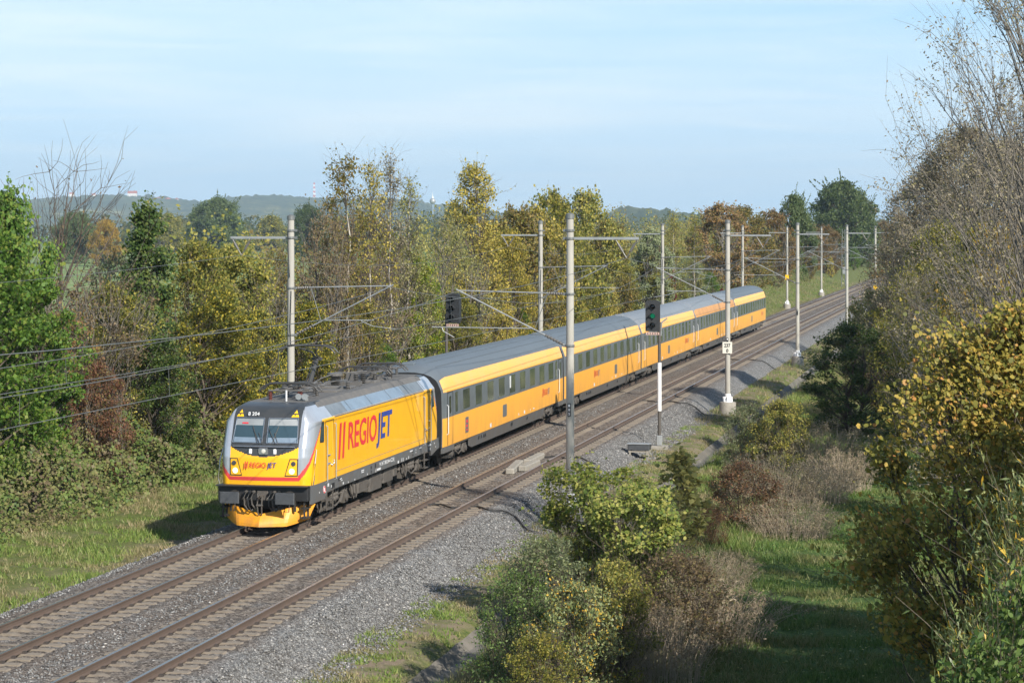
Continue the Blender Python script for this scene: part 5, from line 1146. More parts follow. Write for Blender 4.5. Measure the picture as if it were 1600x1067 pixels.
for row in [
 # kind pal px Y top wid label cat
 ('tree', 'lf_green', 14, 84, 292, 0.68, 'tall green maple like tree at the left edge of the picture', 'tree'),
 ('treeb', 'lf_green', -38, 80, 330, 0.9, 'dense green tree cut by the left edge of the picture', 'tree'),
 ('tree', 'lf_green', 48, 82, 425, 0.85, 'lower green tree with a pale trunk, in front of the tall maple like one', 'tree'),
 ('bare', 'lf_brown', 108, 93, 243, 1.0, 'leafless dark tree with forked top, right of the tall green tree', 'tree'),
 ('sparseb', 'lf_brown', 132, 90, 425, 1.0, 'thin brownish tree under the leafless one', 'tree'),
 ('sparse', 'lf_russet', 108, 88, 480, 0.95, 'salmon brown bush right of the lower green tree', 'bush'),
 ('treed', 'lf_dullred', 155, 87, 560, 0.75, 'low wine brown bush above the brambles, left of the dark green bush', 'bush'),
 ('treec', 'lf_olive', 172, 92, 440, 0.8, 'olive brown bush behind the wine brown one', 'bush'),
 ('spire', 'lf_deep', 228, 97, 312, 0.95, 'dark green pointed tree left of the broad olive bushes', 'tree'),
 ('sparse', 'lf_silver', 190, 100, 392, 1.1, 'grey green loose tree beside the dark pointed tree', 'tree'),
 ('sparse', 'lf_olive', 208, 92, 470, 1.2, 'dull olive bush full of grey twigs in front of the dark pointed tree', 'bush'),
 ('treec', 'lf_deep', 250, 91, 520, 0.9, 'low dark green bush left of the first mast', 'bush'),
 ('treec', 'lf_olive', 302, 100, 372, 0.80, 'broad olive gold tree, left one of the dense pair before the first mast', 'tree'),
 ('treeb', 'lf_olive', 372, 103, 378, 0.80, 'broad olive gold tree, right one of the dense pair before the first mast', 'tree'),
 ('treec', 'lf_speck', 340, 95, 455, 1.0, 'lower bush speckled with yellow leaves below the olive gold pair', 'bush'),
 ('sparse', 'lf_rust', 432, 112, 385, 0.9, 'rusty red tree just behind the first mast', 'tree'),
 ('sparseb', 'lf_russet', 478, 118, 395, 0.9, 'russet tree right of the first mast', 'tree'),
 ('treeb', 'lf_speck', 478, 100, 468, 0.9, 'bush dotted with bright yellow leaves behind the pantograph', 'bush'),
 ('treec', 'lf_speck', 408, 98, 480, 0.75, 'yellow dotted bush hugging the left side of the first mast', 'bush'),
 ('shrubb', 'lf_lime', 545, 104, 520, 1.4, 'low lime green bush above the locomotive roof', 'bush'),
 ('treec', 'lf_olive', 560, 110, 470, 0.85, 'olive bush under the slender pale trunks', 'bush'),
 ('sparse', 'lf_brown', 506, 112, 330, 0.55, 'thin brown tree under the tallest poplars', 'tree'),
 ('poplar', 'lf_rust', 536, 112, 236, 0.85, 'tall slender poplar with brown green leaves, leftmost of the high group', 'tree'),
 ('poplar', 'lf_gold', 580, 116, 246, 0.70, 'tall poplar with orange gold top between two slender trees', 'tree'),
 ('birch', 'lf_greybrown', 610, 119, 232, 0.75, 'almost leafless birch, the thin highest tree of the left group', 'tree'),
 ('birch', 'lf_pale', 640, 122, 270, 0.95, 'airy pale yellow birch right of the almost leafless one', 'tree'),
 ('sparse', 'lf_brown', 568, 124, 330, 0.9, 'brownish twiggy tree behind the slender poplars', 'tree'),
 ('sparse', 'lf_pale', 612, 126, 365, 1.0, 'pale twiggy tree low between the birch stems', 'tree'),
 ('treec', 'lf_lime', 652, 113, 398, 0.62, 'bright yellow green tree left of the unlit signal', 'tree'),
 ('treeb', 'lf_lime', 640, 106, 480, 0.95, 'bright green bush behind the front end of the first coach', 'bush'),
 ('treec', 'lf_green', 598, 104, 535, 0.9, 'fresh green bush over the rear of the locomotive', 'bush'),
 ('poplarb', 'lf_gold', 742, 118, 250, 0.95, 'big airy yellow poplar rising high behind the unlit signal', 'tree'),
 ('sparse', 'lf_pale', 700, 122, 345, 0.9, 'pale silvery yellow tree left of the big airy poplar', 'tree'),
 ('treeb', 'lf_gold', 792, 124, 355, 0.65, 'golden tree right of the big airy poplar', 'tree'),
 ('treec', 'lf_gold', 776, 112, 440, 0.8, 'golden bush between the unlit signal and the second left mast', 'bush'),
 ('treec', 'lf_olive', 720, 112, 455, 0.8, 'olive bush right behind the unlit signal', 'bush'),
 ('treed', 'lf_rust', 802, 134, 322, 0.9, 'rusty topped tree left of the second left mast', 'tree'),
 ('treed', 'lf_gold', 838, 140, 322, 0.75, 'gold brown tree behind the second left mast', 'tree'),
 ('treed', 'lf_olive', 862, 142, 298, 0.75, 'thin topped olive green tree right of the second left mast', 'tree'),
 ('treed', 'lf_olive', 912, 146, 298, 0.80, 'thin topped olive tree behind the head of the tallest mast', 'tree'),
 ('treeb', 'lf_olive', 898, 138, 355, 0.8, 'dense olive tree behind the tallest mast', 'tree'),
 ('treec', 'lf_gold', 872, 126, 420, 0.85, 'gold bush directly left of the tallest mast', 'bush'),
 ('treec', 'lf_gold', 935, 134, 415, 0.9, 'gold bush directly right of the tallest mast', 'bush'),
 ('treec', 'lf_green', 812, 118, 478, 0.8, 'green bush low behind the first coach roof end', 'bush'),
 ('treeb', 'lf_gold', 908, 126, 475, 0.9, 'low golden bush touching the second coach roof', 'bush'),
 ('treeb', 'lf_rust', 952, 152, 340, 0.75, 'rusty olive tree left of the gap with the far wooded hill', 'tree'),
 ('treec', 'lf_olive', 972, 142, 410, 0.9, 'olive bush below the feeder arm of the tallest mast', 'bush'),
 ('treed', 'lf_silver', 1018, 176, 356, 0.75, 'grey green willow in the dip below the far wooded hill', 'tree'),
 ('treec', 'lf_wine', 1020, 190, 376, 0.9, 'dark wine red bush at the third left mast', 'bush'),
 ('treed', 'lf_olive', 1012, 156, 402, 1.1, 'olive bush under the dark wine red one', 'bush'),
 ('birch', 'lf_olive', 1052, 186, 328, 0.95, 'birch with a white trunk right of the third left mast', 'tree'),
 ('birch', 'lf_olive', 1086, 192, 336, 0.95, 'second white trunked birch, nearer the 237 mast', 'tree'),
 ('treec', 'lf_silver', 1075, 178, 400, 1.23, 'soft grey green bush under the two white trunked birches', 'bush'),
 ('treec', 'lf_olive', 1055, 165, 430, 1.16, 'olive bush over the third coach roof', 'bush'),
 ('treeb', 'lf_green', 1108, 178, 425, 1.09, 'bright green bush left of the 237 mast', 'bush'),
 ('treed', 'lf_russet', 1126, 204, 318, 1.23, 'russet tree behind the head of the 237 mast', 'tree'),
 ('treed', 'lf_rust', 1162, 208, 322, 1.23, 'rusty brown tree right behind the 237 mast', 'tree'),
 ('treec', 'lf_rust', 1150, 198, 395, 1.30, 'rusty bush over the last coach', 'bush'),
 ('treed', 'lf_wine', 1128, 186, 450, 0.87, 'small crimson bush touching the coach roofs at the 237 mast', 'bush'),
 ('treed', 'lf_russet', 1205, 235, 328, 1.16, 'russet tree between the 237 mast and the yellow plate mast', 'tree'),
 ('treed', 'lf_rust', 1215, 228, 370, 1.38, 'reddish brown tree behind the yellow plate mast', 'tree'),
 ('treed', 'lf_brown', 1212, 222, 420, 1.45, 'mauve brown twiggy bush above the end of the train', 'bush'),
 ('treed', 'lf_russet', 1252, 262, 345, 1.38, 'russet brown tree behind the mast on the bare foundation', 'tree'),
 ('oak', 'lf_oak', 1243, 330, 307, 0.50, 'small round oak at the left of the big dark oak', 'tree'),
 ('oak', 'lf_oak', 1314, 400, 286, 0.85, 'big dark green oak, highest crown on the skyline near the line', 'tree'),
 ('oak', 'lf_oak', 1346, 400, 308, 0.5, 'right shoulder oak of the big dark green one', 'tree'),
 ('treed', 'lf_russet', 1292, 285, 352, 1.1, 'brown leaved tree under the big dark oak', 'tree'),
 ('treed', 'lf_rust', 1262, 262, 400, 0.9, 'rusty bush on the bank behind the yellow plate mast', 'bush'),
 ('treec', 'lf_gold', 1298, 300, 400, 0.65, 'bright yellow bush on the bank under the brown leaved tree', 'bush'),
 ('treeb', 'lf_green', 1335, 335, 385, 0.9, 'green tree behind the steel lattice mast', 'tree'),
 ('treec', 'lf_green', 1360, 380, 392, 0.9, 'low green bush at the far end of the tracks', 'bush'),
 ('treed', 'lf_russet', 1382, 420, 345, 1.0, 'brown tree at the far end of the line', 'tree'),
 ('treec', 'lf_olive', 1405, 430, 362, 1.0, 'olive tree closing the far end of the line', 'tree'),
]:
    k, pal, px, Y, top, wid, lab, cat = row
    rad = {'bare': 2.0, 'poplar': 2.0, 'birch': 2.0, 'oak': 13.0}.get(k, 3.0)*wid*(ztop(top, Y)+0.8)/PROTO[k][2]*0.9
    while latof((px-800)/F*Y, Y) > -(7.2+rad): Y += 2.0
    plant(k, pal, px, Y, top, wid=wid, label=lab, cat=cat, group=G1)
# ---- far trees beyond the field
G2 = 'big trees beyond the field'
for px, Y, top, wid, pal, lab in ((340, 900, 311, 0.98, 'lf_oak', 'huge round green oak beyond the field, left of the first mast'), (482, 800, 322, 0.7, 'lf_oak', 'round dark green tree beyond the field, right of the first mast'), (164, 700, 345, 0.7, 'lf_orange', 'orange autumn tree beyond the field'), (118, 760, 334, 1.0, 'lf_oak', 'dark broad tree beyond the field behind the leafless tree'), (712, 820, 322, 0.6, 'lf_oak', 'round tree just below the water tower'), (262, 980, 335, 0.9, 'lf_olive', 'yellowish tree left of the huge round oak'), (425, 1050, 338, 0.9, 'lf_olive', 'pale olive tree right of the huge round oak')):
    plant('oak', pal, px, Y, top, wid=wid, label=lab, cat='tree', group=G2)
# belt of far woodland: nobody could count it
def woodland(seed, n, Ymin, Ymax, pxa, pxb, hmin, hmax, leaf, nleaf):
    r = np.random.RandomState(seed); P = []
    for i in range(n):
        Y = Ymin+(Ymax-Ymin)*r.rand(); px = pxa+(pxb-pxa)*r.rand(); X = (px-800)/F*Y; h = hmin+(hmax-hmin)*r.rand(); rad = h*(0.35+0.25*r.rand())
        g = r.randn(nleaf, 3); g /= np.linalg.norm(g, axis=1)[:,None]; g *= (0.55+0.45*r.rand(nleaf, 1)**0.5); g *= 1+0.15*np.sin(g[:,:1]*7+i)
        P.append(np.array([X, Y, -1.5+h*0.52])+g*np.array([rad, rad, h*0.5]))
    return leaf_mesh('far_woodland', np.concatenate(P), leaf, 'lf_farwood', 'quad', r, up=0.3)
leafmat('lf_farwood', [(0.04,0.06,0.025), (0.07,0.09,0.03), (0.12,0.125,0.04), (0.17,0.13,0.045)], patch=[(0.035,0.055,0.02), (0.055,0.08,0.03), (0.09,0.10,0.04)], pscale=0.02)
tag(link('far_woodland', woodland(31, 230, 1050, 1700, -150, 1500, 12, 21, 1.5, 260)), 'hazy belt of mixed woodland beyond the green field', 'woodland', kind='stuff')

# ---- tangled undergrowth along the left side (brambles, dogwood): one mass
def undergrowth():
    r = np.random.RandomState(41); n = 290000
    Y = np.concatenate([54+r.rand(int(n*0.66))*75, 125+r.rand(n-int(n*0.66))*270]); lat = -8.0-r.rand(n)**0.9*12
    d = dcx(Y); X = cx(Y)+lat/np.sqrt(1+d*d); Yp = Y-lat*d/np.sqrt(1+d*d)
    bump = 0.78+0.55*vnoise(X, Yp, 1.1, 51)+0.35*vnoise(X, Yp, 2.9, 52)
    edge = -8.1-0.9*vnoise(X, Yp, 0.8, 55)
    h = np.interp(edge-lat, [-0.3, 0.0, 0.6, 2.2, 5, 12], [0, 0.2, 1.5, 2.9, 3.7, 4.0])*np.clip(bump, 0.35, 1.5)
    k = (edge-lat) > 0
    z = gz(X, Yp)+h*(1-0.75*r.rand(n)**1.8); P = np.stack([X, Yp, z], -1)[k]
    sp = LEAFT['quad']; me = leaf_mesh('undergrowth', P, 0.12, 'lf_bramble', 'quad', r, up=0.5)
    return me
def thicket():
    r = np.random.RandomState(43); n = 230000
    Y = 112+r.rand(n)**0.8*310; lat = -9.2-r.rand(n)*16; d = dcx(Y); X = cx(Y)+lat/np.sqrt(1+d*d); Yp = Y-lat*d/np.sqrt(1+d*d)
    bump = 0.85+0.75*vnoise(X, Yp, 0.42, 57)+0.35*vnoise(X, Yp, 1.3, 58); edge = -9.3-1.2*vnoise(X, Yp, 0.3, 59)-3.0*smooth(205, 240, Yp)
    h = np.interp(edge-lat, [0, 1.0, 3.0, 6, 14], [0.3, 3.2, 5.8, 7.6, 8.2])*np.clip(bump, 0.35, 1.5); k = (edge-lat) > 0
    P = np.stack([X, Yp, gz(X, Yp)+h*(1-0.8*r.rand(n)**2.0)], -1)[k]; return leaf_mesh('thicket', P, 0.21, 'lf_thicket', 'quad', r, up=0.4)
leafmat('lf_thicket', [(0.10,0.13,0.035), (0.19,0.21,0.05), (0.32,0.30,0.065), (0.46,0.39,0.09)], patch=[(0.15,0.13,0.045), (0.26,0.19,0.07), (0.17,0.21,0.05), (0.34,0.26,0.09)], pscale=0.16)
tag(link('thicket', thicket()), 'dense olive and rusty thicket filling the hedge behind the coaches', 'thicket', kind='stuff')
tag(link('undergrowth', undergrowth()), 'tangled green and brown bramble undergrowth along the left edge of the line', 'undergrowth', kind='stuff')
# ---- grasses
def grass(name, regions, mat, seed, hmul=1.0):
    r = np.random.RandomState(seed); XS, YS, HS = [], [], []
    for (n, y0, y1, l0, l1, h, clump) in regions:
        Y = y0+(y1-y0)*r.rand(n)**1.25; lat = l0+(l1-l0)*r.rand(n); d = dcx(Y); X = cx(Y)+lat/np.sqrt(1+d*d); Yp = Y-lat*d/np.sqrt(1+d*d)
        cl = vnoise(X, Yp, 1.6, seed+3)+0.5*vnoise(X, Yp, 5.0, seed+4); k = r.rand(n) < np.clip(clump+cl*1.1, 0.03, 1)
        XS.append(X[k]); YS.append(Yp[k]); HS.append((h*(0.5+0.9*r.rand(n))*(1+0.5*cl))[k])
    X = np.concatenate(XS); Y = np.concatenate(YS); H = np.maximum(0.03, np.concatenate(HS)); Z = gz(X, Y)-0.02; n = len(X); B = 4
    X = np.repeat(X, B)+r.randn(n*B)*0.04; Y = np.repeat(Y, B)+r.randn(n*B)*0.04; Z = np.repeat(Z, B); H = np.repeat(H, B)*(0.6+0.6*r.rand(n*B))
    a = r.rand(n*B)*6.28; w_ = 0.012+0.010*r.rand(n*B); ln = (0.25+0.55*r.rand(n*B))*H; b = r.rand(n*B)*6.28
    v0 = np.stack([X-np.cos(a)*w_, Y-np.sin(a)*w_, Z], -1); v1 = np.stack([X+np.cos(a)*w_, Y+np.sin(a)*w_, Z], -1); v2 = np.stack([X+np.cos(b)*ln, Y+np.sin(b)*ln, Z+H], -1)
    return np_mesh(name, np.stack([v0, v1, v2], 1).reshape(-1, 3), 3, [mat])
tag(link('verge_grass', grass('verge_grass', [(36000, 50, 135, -9.6, -3.2, 0.17, 0.55), (9000, 135, 260, -10, -3.4, 0.2, 0.6), (16000, 230, 430, -14, -3.6, 0.3, 0.8), (30000, 44, 125, SP+2.7, SP+5.15, 0.10, 0.22), (9000, 44, 125, SP+5.8, SP+6.6, 0.3, 0.8), (30000, 44, 170, SP+5.9, SP+10.5, 0.28, 0.7), (9000, 125, 300, SP+3.0, SP+9, 0.22, 0.6)], 'lf_grass', 61)), 'sunlit short grass and herbs on both verges of the railway', 'grass', kind='stuff')
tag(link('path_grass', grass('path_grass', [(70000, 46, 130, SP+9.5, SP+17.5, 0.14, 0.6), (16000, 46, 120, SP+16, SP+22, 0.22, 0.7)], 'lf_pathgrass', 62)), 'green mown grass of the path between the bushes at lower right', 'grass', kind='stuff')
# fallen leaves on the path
r_ = np.random.RandomState(77); n = 2600; Y = 48+r_.rand(n)*60; lat = SP+10.5+r_.rand(n)*7.5; d = dcx(Y); X = cx(Y)+lat/np.sqrt(1+d*d); Yp = Y-lat*d/np.sqrt(1+d*d)
tag(link('fallen_leaves', leaf_mesh('fallen_leaves', np.stack([X, Yp, gz(X, Yp)+0.05+0.05*r_.rand(n)], -1), 0.06, 'lf_pale', 'round', r_, up=2.5)), 'pale fallen leaves strewn over the shaded path', 'fallen leaves', kind='stuff')

# ---- right hand side
proto('hazel', 71, 8.0, 3.1, base=0.26, nclump=190, leaves=190, csize=0.60, leaf=0.082, shape='round', form='round', trunk_r=0.07, stems=7, twigs=6, twig_r=0.008, bark='bark_brown', lup=0.5)
proto('hazelb', 72, 4.2, 1.5, base=0.06, nclump=95, leaves=85, csize=0.34, leaf=0.085, shape='round', form='vase', trunk_r=0.03, stems=9, twigs=6, twig_r=0.006, bark='bark_brown', lup=0.5, up=1.0)
proto('sallow', 73, 3.2, 1.6, base=0.05, nclump=90, leaves=80, csize=0.34, leaf=0.075, shape='oval', form='dome', trunk_r=0.025, stems=10, twigs=6, twig_r=0.005, bark='bark_brown', up=1.1)
proto('sallownear', 74, 6.0, 1.9, base=0.15, nclump=130, leaves=130, csize=0.36, leaf=0.07, shape='oval', form='round', trunk_r=0.025, stems=9, twigs=5, twig_r=0.004, bark='bark_brown', up=1.4)
proto('willownear', 75, 8.6, 2.4, base=0.25, nclump=150, leaves=170, csize=0.55, leaf=0.11, shape='lance', form='round', trunk_r=0.035, stems=6, twigs=5, twig_r=0.004, bark='bark_tan', up=0.4, droop=(0.2, -0.1, -0.8))
proto('tallbirch', 76, 21.0, 4.6, base=0.16, nclump=200, leaves=52, csize=0.75, leaf=0.085, shape='oval', form='round', trunk_r=0.17, twigs=8, twig_r=0.008, bark='bark_tan', limbmat='bark_grey', limb=0.17, up=0.85, leafiness=1)
proto('leaning', 77, 15.0, 3.6, base=0.25, nclump=80, leaves=40, csize=0.7, leaf=0.08, shape='oval', form='round', trunk_r=0.08, stems=2, twigs=8, twig_r=0.008, bark='bark_tan', limbmat='bark_grey', limb=0.25, up=0.8, lean=(-0.10, 0.0))
proto('willowmass', 78, 14.0, 4.4, base=0.10, nclump=220, leaves=190, csize=0.85, leaf=0.10, form='round', trunk_r=0.12, stems=5, twigs=6, twig_r=0.009, bark='bark_tan', limbmat='bark_grey', limb=0.25, up=0.9)
proto('sapling', 79, 3.4, 0.9, base=0.15, nclump=40, leaves=34, csize=0.30, leaf=0.15, shape='round', form='round', trunk_r=0.03, twigs=5, twig_r=0.006, up=0.8, lup=0.8)
proto('dryweed', 80, 1.9, 1.5, base=0.30, nclump=90, leaves=80, csize=0.20, leaf=0.06, shape='lance', form='vase', trunk_r=0.008, stems=24, twigs=3, twig_r=0.004, bark='twig_tan', up=1.5)
proto('bushfine', 81, 2.2, 1.5, base=0.02, nclump=90, leaves=90, csize=0.30, leaf=0.05, form='dome', trunk_r=0.012, stems=14, twigs=6, twig_r=0.005, bark='bark_brown', up=0.8)
def straw(seed, H, R_, n, lean=0.35):
    r = np.random.RandomState(seed); mb = MB(); LP = []
    for i in range(n):
        a = r.rand()*6.28; q = R_*sqrt(r.rand()); b = np.array([cos(a)*q, sin(a)*q, -0.05]); h = H*(0.45+0.55*r.rand())*(1-0.35*(q/R_)**2); d = np.array([cos(a), sin(a)])*q*0.3+r.randn(2)*lean*0.45*h
        pts = [b+np.array([d[0]*t*t, d[1]*t*t, h*(t-0.12*t*t*abs(d).sum())]) for t in (0, 0.4, 0.75, 1.0)]; mb.tube(pts, [0.006, 0.005, 0.004, 0.002], 3, cap=False)
        k = r.randint(8, 26); tt = 0.72+0.30*r.rand(k); top_ = pts[3]-pts[2]; LP.append(pts[3]+top_[None]*(tt[:,None]-1)*0.8+r.randn(k, 3)*np.array([0.05, 0.05, 0.04]))
        if r.rand() < 0.7: k = 7; tt = r.rand(k)*0.7; LP.append(b+(pts[3]-b)[None]*tt[:,None]+r.randn(k, 3)*0.05)
    me = bpy.data.meshes.new('stalks'); me.from_pydata(mb.v, [], mb.f); me.materials.append(M['twig_tan'])
    return me, leaf_mesh('plumes', np.concatenate(LP), 0.075, 'lf_dryweed', 'lance', r, up=0.1), H
PROTO['dryweed'] = straw(91, 1.8, 1.25, 380); PROTO['dryweedb'] = straw(92, 1.5, 1.5, 420, 0.6)
GR = 'bushes between the track and the grass path'
for row in [
 ('hazelb', 'lf_hazel_green', 925, 60, 722, 1.05, 'lime green round leaved bush hiding the foot of the tallest mast', 'bush'),
 ('hazelb', 'lf_hazel_green', 985, 58, 752, 1.10, 'yellow green round leaved bush right of the one at the tallest mast', 'bush'),
 ('sallow', 'lf_silver', 858, 53, 838, 1.0, 'silvery leaved willow bush left of the lime green one', 'bush'),
 ('sallow', 'lf_sallow', 808, 51, 888, 0.9, 'dark green willow bush at the edge of the drainage channel', 'bush'),
 ('sallow', 'lf_willow', 900, 49.5, 905, 0.95, 'greyish green bush with yellow leaves in front of the silvery willow bush', 'bush'),
 ('sallow', 'lf_olive', 845, 47, 985, 1.0, 'low green yellow bush cut by the bottom edge of the picture', 'bush'),
 ('sallow', 'lf_olive', 958, 52, 872, 0.85, 'olive seeding bush in front of the lime green bushes', 'bush'),
 ('dryweed', 'lf_dryweed', 1025, 53, 925, 0.8, 'clump of dry straw stalks at the bottom centre', 'weed clump'),
 ('bushfine', 'lf_brown', 1058, 56, 862, 1.1, 'brown twiggy bush between two straw coloured weed clumps', 'bush'),
 ('dryweedb', 'lf_dryweed', 1070, 58, 880, 1.0, 'wide clump of pale dry goldenrod left of the shaded path', 'weed clump'),
 ('sapling', 'lf_pale', 1064, 71, 702, 1.0, 'young maple with big pale green leaves', 'tree'),
 ('sallow', 'lf_sallow', 1028, 67, 770, 0.8, 'dark green bush under the young maple', 'bush'),
 ('bushfine', 'lf_redbrown', 1162, 80, 722, 1.25, 'reddish brown round bush in the middle of the weeds', 'bush'),
 ('bushfine', 'lf_redbrown', 1108, 75, 790, 0.9, 'smaller reddish brown bush nearer the young maple', 'bush'),
 ('dryweed', 'lf_dryweed', 1238, 78, 765, 1.2, 'tall pale dry weeds beside the path, behind its shaded part', 'weed clump'),
 ('dryweedb', 'lf_dryweed', 1118, 67, 850, 0.9, 'tangle of straw weeds before the smaller reddish bush', 'weed clump'),
 ('sallow', 'lf_silver', 1165, 99, 632, 0.95, 'silvery bush right of the foundation of the 237 mast', 'bush'),
 ('sallow', 'lf_olive', 1222, 98, 622, 1.0, 'olive yellow bush right of the silvery one', 'bush'),
 ('dryweed', 'lf_greybrown', 1285, 99, 645, 1.3, 'mauve brown plumed weeds left of the upper path', 'weed clump'),
 ('dryweed', 'lf_dryweed', 1312, 92, 690, 0.9, 'straw coloured grass tuft at the bend of the path', 'weed clump'),
 ('dryweed', 'lf_greybrown', 1205, 88, 695, 1.1, 'grey brown plumed weeds above the round reddish bush', 'weed clump'),
 ('dryweed', 'lf_dryweed', 1265, 88, 712, 1.2, 'straw coloured weeds right of the grey brown plumes', 'weed clump'),
 ('bushfine', 'lf_green', 1330, 99, 690, 0.5, 'small fresh green bush on the left of the upper path', 'bush'),
 ('bushfine', 'lf_green', 1128, 62, 905, 0.45, 'small green bush in the shade left of the path', 'bush'),
 ('treec', 'lf_deep', 1330, 118, 503, 1.55, 'dark green dense shrub where the upper path ends', 'bush'),
 ('treed', 'lf_brown', 1400, 122, 530, 1.1, 'dark brown twiggy shrub right of the dense green one', 'bush'),
 ('treeb', 'lf_deep', 1425, 116, 540, 1.0, 'shadowy green bush above the end of the path', 'bush'),
 ('treed', 'lf_pale', 1362, 145, 452, 1.0, 'pale olive loose bush at the right mast with the hidden socket', 'bush'),
 ('treed', 'lf_olive', 1432, 138, 425, 1.1, 'olive loose bush right of the pale one', 'bush'),
 ('sparseb', 'lf_greybrown', 1490, 112, 420, 1.1, 'grey twiggy bush behind the golden hazel', 'bush'),
 ('hazel', 'lf_hazel', 1603, 43, 470, 0.92, 'big golden hazel with round leaves overhanging the path', 'bush'),
 ('hazel', 'lf_hazel', 1690, 52, 440, 0.9, 'second golden hazel cut by the right edge of the picture', 'bush'),
 ('hazel', 'lf_olive', 1740, 39, 680, 0.85, 'lower olive green hazel in the shade at the right', 'bush'),
 ('willownear', 'lf_willow', 1735, 24, 610, 0.75, 'narrow leaved willow with yellow hanging leaves at the right edge', 'bush'),
 ('sallownear', 'lf_sallow', 1665, 21, 860, 0.75, 'nearest green willow shoots in the lower right corner', 'bush'),
 ('tallbirch', 'lf_greybrown', 1596, 62, -150, 1.0, 'tall half bare birch with pale trunk at the right edge', 'tree'),
 ('leaning', 'lf_brown', 1560, 72, 95, 1.0, 'slanting half bare tree left of the tall birch', 'tree'),
 ('willowmass', 'lf_greybrown', 1510, 120, 190, 1.0, 'big grey brown willow, highest of the misty crowns at the right', 'tree'),
 ('willowmass', 'lf_greybrown', 1448, 140, 262, 0.9, 'grey brown willow stepping down towards the line', 'tree'),
 ('willowmass', 'lf_olive', 1478, 100, 345, 1.0, 'dark olive tree below the grey brown willows', 'tree'),
 ('willowmass', 'lf_greybrown', 1570, 108, 210, 1.0, 'grey brown willow behind the trunk of the tall birch', 'tree'),
 ('treeb', 'lf_olive', 1545, 92, 350, 0.9, 'olive tree behind the golden hazels', 'tree'),
 ('sparse', 'lf_orange', 1600, 80, 330, 1.0, 'orange leaved tree at the right edge behind the tall birch', 'tree'),
 ('leaning', 'lf_greybrown', 1470, 96, 420, 1.0, 'bare leaning saplings left of the golden hazel top', 'tree'),
 ('sparse', 'lf_russet', 1412, 185, 340, 1.0, 'russet tree closing the view right of the far masts', 'tree'),
 ('sparse', 'lf_olive', 1440, 165, 372, 1.2, 'olive twiggy tree under the stepping down willow', 'tree'),
]:
    k, pal, px, Y, top, wid, lab, cat = row
    plant(k, pal, px, Y, top, wid=wid, label=lab, cat=cat, group=GR if cat != 'tree' else 'trees right of the grass path', name='weed_clump' if cat == 'weed clump' else None)
# trees just outside the right edge and behind the camera, whose shadows fall over the path
for X, Y, H, k, pal, lab in ((13.5, 31, 13.5, 'treeb', 'lf_olive', 'tall olive tree outside the right edge near the golden hazel'), (12.2, 36, 10.5, 'treed', 'lf_gold', 'gold leaved tree just outside the right edge beside the hazel'), (17, 47.5, 13, 'treeb', 'lf_deep', 'dense green tree right of the frame beside the golden hazels'), (15.5, 41.5, 12, 'treed', 'lf_olive', 'olive tree right of the frame, nearest the golden hazel stems'), (23, 50, 11, 'treeb', 'lf_green', 'green tree outside the right edge behind the hazels'), (17.5, 38, 14, 'tree', 'lf_gold', 'tall golden tree outside the right edge of the view'), (11.5, 24, 12, 'treed', 'lf_deep', 'dark green tree on the slope right of the viewer'), (21.5, 44, 14, 'treed', 'lf_olive', 'broad olive tree far outside the right edge'), (15.5, 34, 10, 'treeb', 'lf_olive', 'olive tree outside the right edge of the view'), (8.6, 25, 9.5, 'treec', 'lf_deep', 'deep green shrub tree outside the lower right corner'), (15, 22, 12, 'tree', 'lf_green', 'green tree on the embankment right of the viewer'), (6.8, 17, 8.0, 'treec', 'lf_olive', 'low olive bush below the viewer'), (20, 47, 11, 'treeb', 'lf_gold', 'golden tree right of the second hazel, outside the view')):
    plant(k, pal, 0, Y, H=H, X=X, label=lab, cat='tree', group='trees beside the viewpoint')

# ---------------------------------------------------------------- far hills
m, t, o = newmat('hill_forest'); g = N(t, 'ShaderNodeNewGeometry'); no = N(t, 'ShaderNodeTexNoise', i_Scale=0.006, i_Detail=10, i_Roughness=0.85); t.links.new(g.outputs['Position'], no.inputs['Vector'])
rp = ramp(t, [(0.38, (0.015,0.03,0.012)), (0.5, (0.05,0.065,0.025)), (0.58, (0.11,0.11,0.04)), (0.64, (0.26,0.26,0.13))]); t.links.new(no.outputs['Fac'], rp.inputs['Fac'])
b = N(t, 'ShaderNodeBsdfPrincipled'); b.inputs['Roughness'].default_value = 1; b.inputs['Specular IOR Level'].default_value = 0.0; t.links.new(rp.outputs['Color'], b.inputs['Base Color']); t.links.new(b.outputs['BSDF'], o.inputs['Surface']); MATS['hill_forest'] = m
def hill(name, px, ry, Yr, Y0, Y1, step, amp, seed):
    r = np.random.RandomState(seed); X = np.arange((px[0]-800)/F*Yr, (px[-1]-800)/F*Yr, step); Y = np.concatenate([np.linspace(Y0, Yr, 46), np.linspace(Yr, Y1, 14)[1:]])
    YY, XX = np.meshgrid(Y, X, indexing='ij'); zr = CH+(HOR-np.interp(X/Yr*F+800, px, ry))/F*Yr
    prof = np.where(YY < Yr, smooth(Y0, Yr, YY)**1.3, 1-smooth(Yr, Y1, YY)); zz = -3+(zr[None]+3)*prof*(1+0.10*vnoise(XX, YY, 0.004, seed)*(YY < Yr*0.97)) + np.abs(r.randn(*XX.shape))*amp*prof
    XX = XX+r.randn(*XX.shape)*step*0.25; return grid_mesh(name, XX, YY, zz, ['hill_forest'], smoothed=False)
tag(link('hills', hill('hills', [-420, -100, 60, 150, 210, 260, 330, 380, 430, 500, 570, 620, 665, 700, 760, 820, 880], [330, 316, 316, 309, 308, 313, 320, 312, 309, 314, 316, 315, 320, 326, 332, 345, 362], 6500, 4300, 7900, 9, 4.5, 5)), kind='structure')
